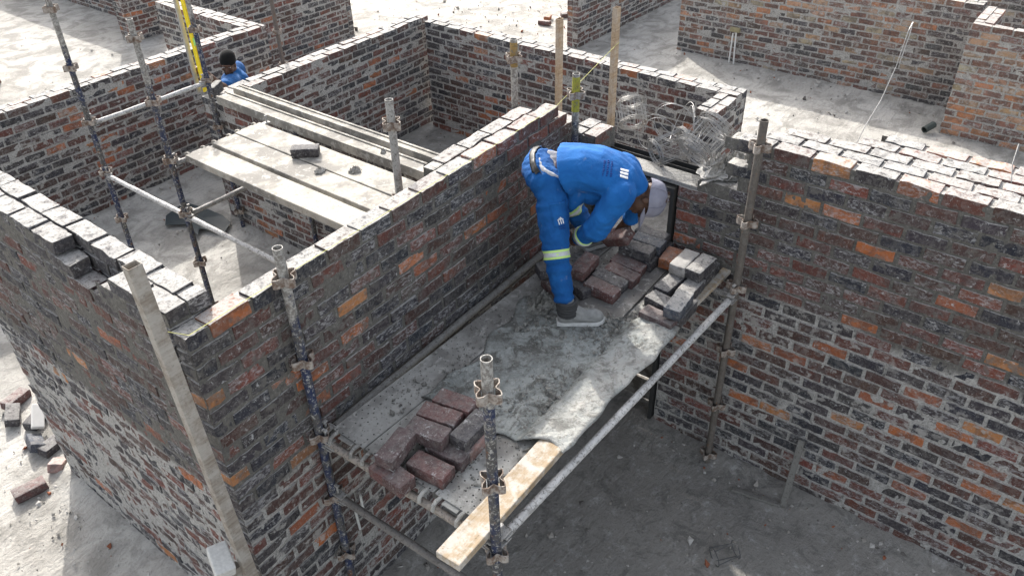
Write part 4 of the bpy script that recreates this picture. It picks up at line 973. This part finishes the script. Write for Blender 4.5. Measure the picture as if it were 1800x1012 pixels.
# jacket
shR = Vector((2.345, -.765, 2.385)); elR = Vector((2.275, -.665, 2.165)); cuR = Vector((2.315, -.535, 2.045))
shL = Vector((2.665, -.615, 2.40)); elL = Vector((2.765, -.665, 2.16)); cuL = Vector((2.80, -.60, 1.975))
m = MB()
secs = [((2.362, -.398, 2.442), .196, .150, .42), ((2.372, -.425, 2.453), .184, .136, .32), ((2.388, -.455, 2.462), .178, .128, .20), ((2.405, -.500, 2.466), .178, .126, 0), ((2.440, -.575, 2.456), .186, .124, -.12), ((2.475, -.645, 2.430), .192, .118, -.30), ((2.505, -.710, 2.405), .165, .100, -.50), ((2.53, -.760, 2.365), .105, .080, -.7), ((2.545, -.79, 2.335), .070, .066, -.8)]
L_ = []
for c, ra, rb, pt in secs:
    ax = (F1*math.cos(pt)+UP*math.sin(pt)); b = ax.cross(R1).normalized(); L_.append((Vector(c), R1, ra, b, rb))
loft(m, L_, 28)
limb(m, [shR+Vector((.06, .01, 0)), shR, (shR+elR)/2, elR, (elR+cuR)/2, cuR], [.080, .080, .074, .070, .062, .052], n=20)
limb(m, [shL-Vector((.05, -.01, 0)), shL, (shL+elL)/2, elL, cuL], [.078, .078, .070, .064, .050], n=20)
limb(m, [Vector((2.37, -.44, 2.40)), Vector((2.335, -.47, 2.33)), Vector((2.295, -.475, 2.265))], [.110, .088, .040], n=20)     # jacket front hanging free
limb(m, [Vector((2.46, -.62, 2.36)), Vector((2.42, -.52, 2.34))], [.105, .10], n=20)
def jdisp(co, no):
    p = co@np.array([-.43, .9, 0]); q = co@np.array([-.9, -.43, 0]); zz = co[:, 2]
    r1 = 1-np.abs(fbm(q*1.0+zz*.8, p*.16+zz*.2, .075, 13, 2)-.5)*4; r2 = 1-np.abs(fbm(q*.5-p*.5+zz, p*.4+q*.2, .10, 18, 2)-.5)*4
    d = (.0085*np.clip(r1, -1, 1)+.0075*np.clip(r2, -1, 1))*np.clip(1.25-(2.62-zz < .12)*.6, .3, 1)-.004
    el = np.exp(-((co-np.array(elR))**2).sum(1)/.012); d = d+el*.006*np.sin((co@np.array([.2, .8, .6]))*110)
    return d
jak, jb = fuse(m, 'jacket', MBLUE, worker, .007, 5, jdisp, WL)
ring_band(jb, elR+(cuR-elR)*.80, cuR-elR, 'band', [(0, .050, MLIME, 'lime_band'), (0, .025, MSILV, 'reflective_band')], worker, WL, .0022)
for o in worker.children:
    if o.name.startswith('reflective_band'): o.modifiers['th'].thickness = .007
def patch(bvh, c, d, ax, polys, name, mat, parent, loc, off=.002):
    """flat shapes pressed on cloth along direction d; ax: image right axis"""
    d = Vector(d).normalized(); ax = Vector(ax); ax = (ax-d*ax.dot(d)).normalized(); ay = ax.cross(d); m = MB()
    for (x0, y0, x1, y1) in polys:
        nx = max(1, int(abs(x1-x0)/.008)); ny = max(1, int(abs(y1-y0)/.008)); vs = []
        for i in range(nx+1):
            for j in range(ny+1):
                p = Vector(c)+ax*(x0+(x1-x0)*i/nx)+ay*(y0+(y1-y0)*j/ny)
                h = bvh.ray_cast(p-d*.25, d, .5); q = h[0] if h[0] is not None else p
                vs.append(q-d*off-Vector(loc))
        m.add(vs, [(i*(ny+1)+j, (i+1)*(ny+1)+j, (i+1)*(ny+1)+j+1, i*(ny+1)+j+1) for i in range(nx) for j in range(ny)])
    o = m.build(name, mat, parent, smooth=True, angle=80); md = o.modifiers.new('th', 'SOLIDIFY'); md.thickness = .0015; md.offset = 0; return o
def pxray(x, y):
    M = camo.matrix_world.to_3x3() if False else Matrix.Rotation(0, 3, 'Z')
    e = bpy.context.scene.camera.rotation_euler.to_matrix(); return e @ Vector((x-900, -(y-506), -1428)).normalized()
CAMP = Vector(camo.location)
# shoulder stripes: three white bars on the upper back near the neck, embroidered lines beside them
dn = -UP*.75+F1*-.2+R1*-.3
patch(jb, (2.44, -.725, 2.46), (.50, .45, -.72), F1, [(-.022, -.034, .026, -.019), (-.022, -.012, .026, .003), (-.022, .010, .026, .025)], 'shoulder_stripe', MWHT, worker, WL)
lines = []
rs = random.Random(4)
for r_ in range(3):
    x = -.115+r_*.022; y = -.05
    while y < .05:
        w_ = rs.uniform(.004, .009); lines.append((x, y, x+rs.uniform(.006, .013), y+w_)); y += w_+.005
patch(jb, (2.44, -.715, 2.465), (.50, .45, -.72), F1, lines, 'back_embroidery', MNAVY, worker, WL)
# little house emblem on the trouser leg pocket
d_ = Vector((.45, .85, -.25)); pc = Vector((2.16, -.45, 2.21))
ob = patch(tb, pc, d_, (.8, -.45, 0), [(-.020, -.002, -.014, .022), (-.005, -.002, .001, .022), (.008, -.002, .014, .022), (-.022, .022, .016, .026), (-.014, .027, .008, .032), (-.006, .033, .001, .038)], 'house_emblem', MWHT, worker, WL, .003)
patch(tb, pc, d_, (.8, -.45, 0), [(-.024+.009*i, -.018, -.018+.009*i, -.010) for i in range(5)]+[(-.022+.009*i, -.030, -.017+.009*i, -.024) for i in range(5)], 'emblem_lettering', MNAVY, worker, WL, .003)
patch(tb, Vector((2.17, -.44, 2.27)), d_, (.8, -.45, 0), [(-.050, -.075, .050, -.073), (-.052, -.075, -.049, .050), (.049, -.075, .052, .050), (-.052, .048, .052, .060)], 'pocket_edge', MBLUE2, worker, WL, .004)
# body: neck, head, arms, hands in one skin
m = MB(); HC = Vector((2.574, -.825, 2.285)); HM = frame(Vector((.52, -.82, -.12)), Vector((-.30, .02, -1)))
head(m, HC, HM)
limb(m, [(2.47, -.64, 2.42), (2.52, -.73, 2.37), HC+HM @ Vector((0, -.03, -.05))], [.10, .066, .058], n=18)
limb(m, [(2.36, -.44, 2.47), (2.42, -.55, 2.46), (2.48, -.66, 2.42)], [.11, .12, .11], n=18)
limb(m, [(2.48, -.67, 2.41), shR, elR, cuR, Vector((2.330, -.485, 1.995))], [.07, .055, .045, .034, .027], n=14)
limb(m, [(2.52, -.66, 2.41), shL, elL, cuL, Vector((2.835, -.545, 1.915))], [.07, .055, .045, .034, .027], n=14)
hand(m, (2.337, -.470, 1.978), frame((.2, -.6, .6), (.35, .55, -.65)), .35, side=-1)
hand(m, (2.84, -.54, 1.905), frame((.45, .65, .35), (-.10, .25, -.95)), .42, side=1)
body, bb = fuse(m, 'body', MSKIN, worker, .0048, 2, None, WL)
# cap
def cap(c, M, parent, loc, brim=True, mat=None, hgt=.125):
    c = Vector(c)-Vector(loc); m = MB(); n = 28; vs = []
    T = lambda x, y, z: c+M @ Vector((x, y, z))
    rings = [(0, .089, .110, .012), (.25, .091, .112, .03), (.5, .086, .106, .065), (.72, .070, .087, .095), (.88, .046, .058, .112), (1, .018, .022, .120)]
    for f, rx, ry, z in rings:
        for k in range(n):
            a = 2*math.pi*k/n; w_ = 1+.018*math.sin(a*6+f*3)*f+.02*math.sin(a*3+f*9); vs.append(T(rx*w_*math.cos(a), -.008+ry*w_*math.sin(a), z*(hgt/.125)+.004*math.sin(a*4+f*5)))
    fs = [(i*n+k, i*n+(k+1) % n, (i+1)*n+(k+1) % n, (i+1)*n+k) for i in range(5) for k in range(n)]+[tuple(range(5*n, 6*n))]
    m.add(vs, fs); o = m.build('cap', mat or MCAP, parent, smooth=True, angle=70); md = o.modifiers.new('s', 'SUBSURF'); md.levels = 1; md.render_levels = 2
    if brim:
        b = MB(); vs = []
        for i in range(9):
            for k in range(13):
                a = math.pi*(.12+.76*k/12); t = i/8; rx = .088+.0*t; x = math.cos(a)*rx*(1-.12*t); y = math.sin(a)*.108+t*.085*math.sin(a)**.6
                vs.append(T(x, -.008+y, .020-.020*t-.05*(x/.088)**2*.55))
        b.add(vs, [(i*13+k, i*13+k+1, (i+1)*13+k+1, (i+1)*13+k) for i in range(8) for k in range(12)]); q = b.build('brim', mat or MCAP, o, smooth=True, angle=70); md = q.modifiers.new('t', 'SOLIDIFY'); md.thickness = .004
        bt = MB(); ball(bt, T(0, -.008, .127*(hgt/.125)), .008, .008, .005, M, 8); bt.build('button', mat or MCAP, o)
        st = MB()
        for k in range(6):
            a = k*math.pi/3+.3; pts = [T(rx*1.012*math.cos(a), -.008+ry*1.012*math.sin(a), z*1.01) for f, rx, ry, z in rings]; st.tube(pts, .0013, 5)
        st.build('seam', m_flat('cap_seam', (.16, .16, .20), .8, .1), o)
    return o
cap(HC-HM.col[2]*.012, HM @ Matrix.Scale(1.04, 3), worker, WL)
# boots
def boot(heel, toe, ank, label=None):
    heel = Vector(heel); toe = Vector(toe); d = (toe-heel); d.z = 0; L = d.length; d.normalize(); s = d.cross(UP); z0 = heel.z; lo = Vector(WL)
    m = MB(); pr = [(0, .026), (.03, .036), (.10, .036), (.16, .040), (.21, .046), (.25, .043), (.28, .030), (.295, .010)]
    sc_ = L/.295
    for zz in (0,):
        vs = []; zs = (.0, .004, .024, .027)
        for z in zs:
            for (x, w_) in pr: vs.append(heel+d*x*sc_+s*(w_+(.003 if 0 < z < .026 else 0))+UP*(z+(.006 if x > .25 else 0)))
            for (x, w_) in reversed(pr): vs.append(heel+d*x*sc_-s*(w_+(.003 if 0 < z < .026 else 0))+UP*(z+(.006 if x > .25 else 0)))
        n = len(pr)*2; m.add([v-lo for v in vs], [(i*n+k, i*n+(k+1) % n, (i+1)*n+(k+1) % n, (i+1)*n+k) for i in range(3) for k in range(n)]+[tuple(range(n)), tuple(range(3*n, 4*n))])
    root = None
    u = MB(); P_ = lambda x, z, y=0: heel+d*x*sc_+UP*z+s*y
    limb(u, [P_(.045, .050), P_(.10, .055), P_(.17, .052), P_(.225, .050), P_(.25, .046)], [.042, .043, .043, .046, .040], n=18)
    limb(u, [P_(.055, .05), P_(.07, .10), Vector(ank)*.35+P_(.065, .14)*.65], [.042, .044, .050], n=18)
    limb(u, [P_(.10, .10), P_(.14, .08), P_(.18, .06)], [.035, .034, .030], n=14)
    for v_i, v in enumerate(u.v):
        if v[2] < z0+.022: u.v[v_i] = (v[0], v[1], z0+.022)
    up_, ub = fuse(u, 'boot', MBOOT, worker, .006, 3, lambda co, no: .0015*np.sin(co[:, 2]*160+co[:, 0]*60), WL)
    so_ = m.build('sole', MSOLE, up_, bevel=.003)
    c = MB(); 
    for q in range(6): 
        t = q/5; cc = P_(.060, .080)*(1-t)+(Vector(ank)*.5+P_(.065, .16)*.5)*t
        c.tube([cc+(d*math.cos(a)+s*math.sin(a))*(.0515+.002*(q % 2)+.001*q)+d*.004-lo for a in [k*2*math.pi/18 for k in range(19)]], .0105, 8, cap=False)
    c.build('padded_cuff', MBOOTD, up_, smooth=True)
    l = MB()
    for q in range(5):
        b0 = P_(.095+.016*q, .118-.011*q); l.tube([b0+s*.028-UP*.012-lo, b0+UP*.012-lo, b0-s*.028-UP*.012+d*.006-lo], .0028, 6)
    b0 = P_(.10, .125); 
    for sg in (-1, 1): l.tube([b0-lo+(s*sg*.030*math.sin(t*3.1)+d*.022*t+UP*(.03*math.sin(t*3.1)-.012*t)) for t in [k/8 for k in range(9)]], .0026, 6)
    l.build('lace', MBOOTD, up_, smooth=True)
boot((1.975, -.603, 1.628), (2.158, -.826, 1.628), ankR)
boot((2.775, -.262, 1.606), (3.02, -.372, 1.606), ankL)

# ---- second man in the passage
W2 = (3.84, 5.26, 0.02); man = thing('person', W2, 'man in a black knitted cap behind the low wall, holding the yellow level', 'person')
m = MB(); hc = Vector((3.80, 5.19, 1.535)); hm = frame((-.08, -.16, 1), (-.72, -.62, -.42))
head(m, hc, hm); limb(m, [(3.90, 5.28, 1.34), (3.87, 5.25, 1.44), hc+hm @ Vector((0, -.03, -.05))], [.085, .060, .055], n=16)
limb(m, [(3.90, 5.28, .95), (3.90, 5.28, 1.15), (3.90, 5.28, 1.34)], [.09, .10, .08], n=16)
s1, e1, w1 = Vector((3.74, 5.10, 1.37)), Vector((3.52, 4.93, 1.42)), Vector((3.285, 4.85, 1.70)); s2, e2, w2 = Vector((4.05, 5.42, 1.36)), Vector((4.10, 5.50, 1.08)), Vector((3.95, 5.38, .88))
limb(m, [(3.88, 5.25, 1.34), s1, e1, w1], [.07, .055, .043, .028]); limb(m, [(3.92, 5.32, 1.34), s2, e2, w2], [.07, .055, .043, .028])
hand(m, w1-Vector((.01, .003, -.012)), frame((.1, -.75, .5), (-.85, -.1, .25)), .75, side=1); hand(m, w2, frame((.5, .5, .5), (-.3, -.2, -.9)), .4, side=1)
for sx, (a, b, c) in enumerate((((3.84, 5.20, .88), (3.82, 5.18, .48), (3.84, 5.22, .08)), ((4.00, 5.36, .88), (4.02, 5.36, .48), (4.04, 5.40, .08)))): limb(m, [a, b, c], [.09, .06, .04])
b2, _ = fuse(m, 'body', MSKIN, man, .0065, 2, None, W2); face_bits(hc, hm, man, W2)
m = MB(); limb(m, [(3.90, 5.28, .92), (3.90, 5.28, 1.15), (3.89, 5.27, 1.32), (3.885, 5.265, 1.385)], [.17, .175, .15, .09], n=20)
limb(m, [(3.85, 5.22, 1.33), s1, (s1+e1)/2, e1*.75+s1*.25+Vector((0, 0, 0))], [.09, .085, .075, .068]); limb(m, [(3.93, 5.33, 1.33), s2, (s2+e2)/2, e2, w2*.8+e2*.2], [.09, .085, .072, .065, .055])
man.scale = (1, 1, .965)
fuse(m, 'jacket', m_cloth('faded_blue_overalls', (.004, .055, .18), (.012, .09, .26)), man, .010, 5, folds(.008, 17, (.5, .5, .7), .07), W2)
m = MB(); 
for a, b, c in (((3.84, 5.20, .90), (3.82, 5.18, .48), (3.84, 5.22, .10)), ((4.00, 5.36, .90), (4.02, 5.36, .48), (4.04, 5.40, .10))): limb(m, [a, b, c], [.115, .085, .072])
fuse(m, 'trousers', MBLUE2, man, .012, 5, folds(.006, 19, (.2, .2, 1), .07), W2)
for x, y in ((3.84, 5.22), (4.04, 5.40)):
    m = MB(); limb(m, [(x+.03, y+.03, .045), (x-.07, y-.06, .045), (x-.14, y-.12, .035)], [.045, .045, .035]); fuse(m, 'boot', MBOOTD, man, .010, 3, None, W2)
bt = MB(); ball(bt, hc+hm @ Vector((0, .040, -.075))-Vector(W2), .050, .052, .036, hm, 14); bt.build('beard', m_flat('black_beard', (.012, .010, .009), .9, .3), man, smooth=True, angle=80)
kc = MB(); n = 24; vs = []
for f, rx, ry, z in [(0, .086, .104, .022), (.2, .089, .107, .035), (.45, .086, .104, .075), (.7, .074, .088, .112), (.88, .052, .060, .137), (1, .020, .022, .150)]:
    for k in range(n): a = 2*math.pi*k/n; vs.append(hc-Vector(W2)+hm @ Vector((rx*math.cos(a), -.012-z*.22+ry*math.sin(a), z+.004)))
kc.add(vs, [(i*n+k, i*n+(k+1) % n, (i+1)*n+(k+1) % n, (i+1)*n+k) for i in range(5) for k in range(n)]+[tuple(range(5*n, 6*n))]); kc.build('knitted_cap', MBLK, man, smooth=True, angle=80)
# spirit level and straight edge held upright on the wall corner
SLP = (3.215, 4.800, 1.452)
t = thing('spirit_level', SLP, 'yellow spirit level held upright beside the dark scaffold pole', 'spirit level', rot=(0, 0, .62))
my = m_flat('yellow_enamel', (.80, .62, .02), .35, .08); H = 1.25
m = MB(); m.box((0, -.004, H/2), (.058, .008, H)); m.box((-.0255, -.004, H/2), (.008, .024, H)); m.box((.0255, -.004, H/2), (.008, .024, H)); m.box((0, -.004, .012), (.054, .024, .024)); m.box((0, -.004, H-.012), (.054, .024, .024))
m.build('frame', my, t, bevel=.002)
MB().box((0, -.011, .52), (.044, .010, .075)).build('vial_window', m_flat('green_vial', (.25, .60, .12), .2, .1), t, bevel=.002)
MB().box((0, -.012, .12), (.030, .008, .06)).build('hand_grip', MDARK, t, bevel=.002)
board((3.165, 4.835, 1.45), (3.165, 4.835, 2.85), .045, .020, m_flat('dull_aluminium', (.36, .36, .35), .5, .25, .5), 'straightedge', 'long grey straightedge standing right beside the yellow level', 'straightedge', bev=.001)
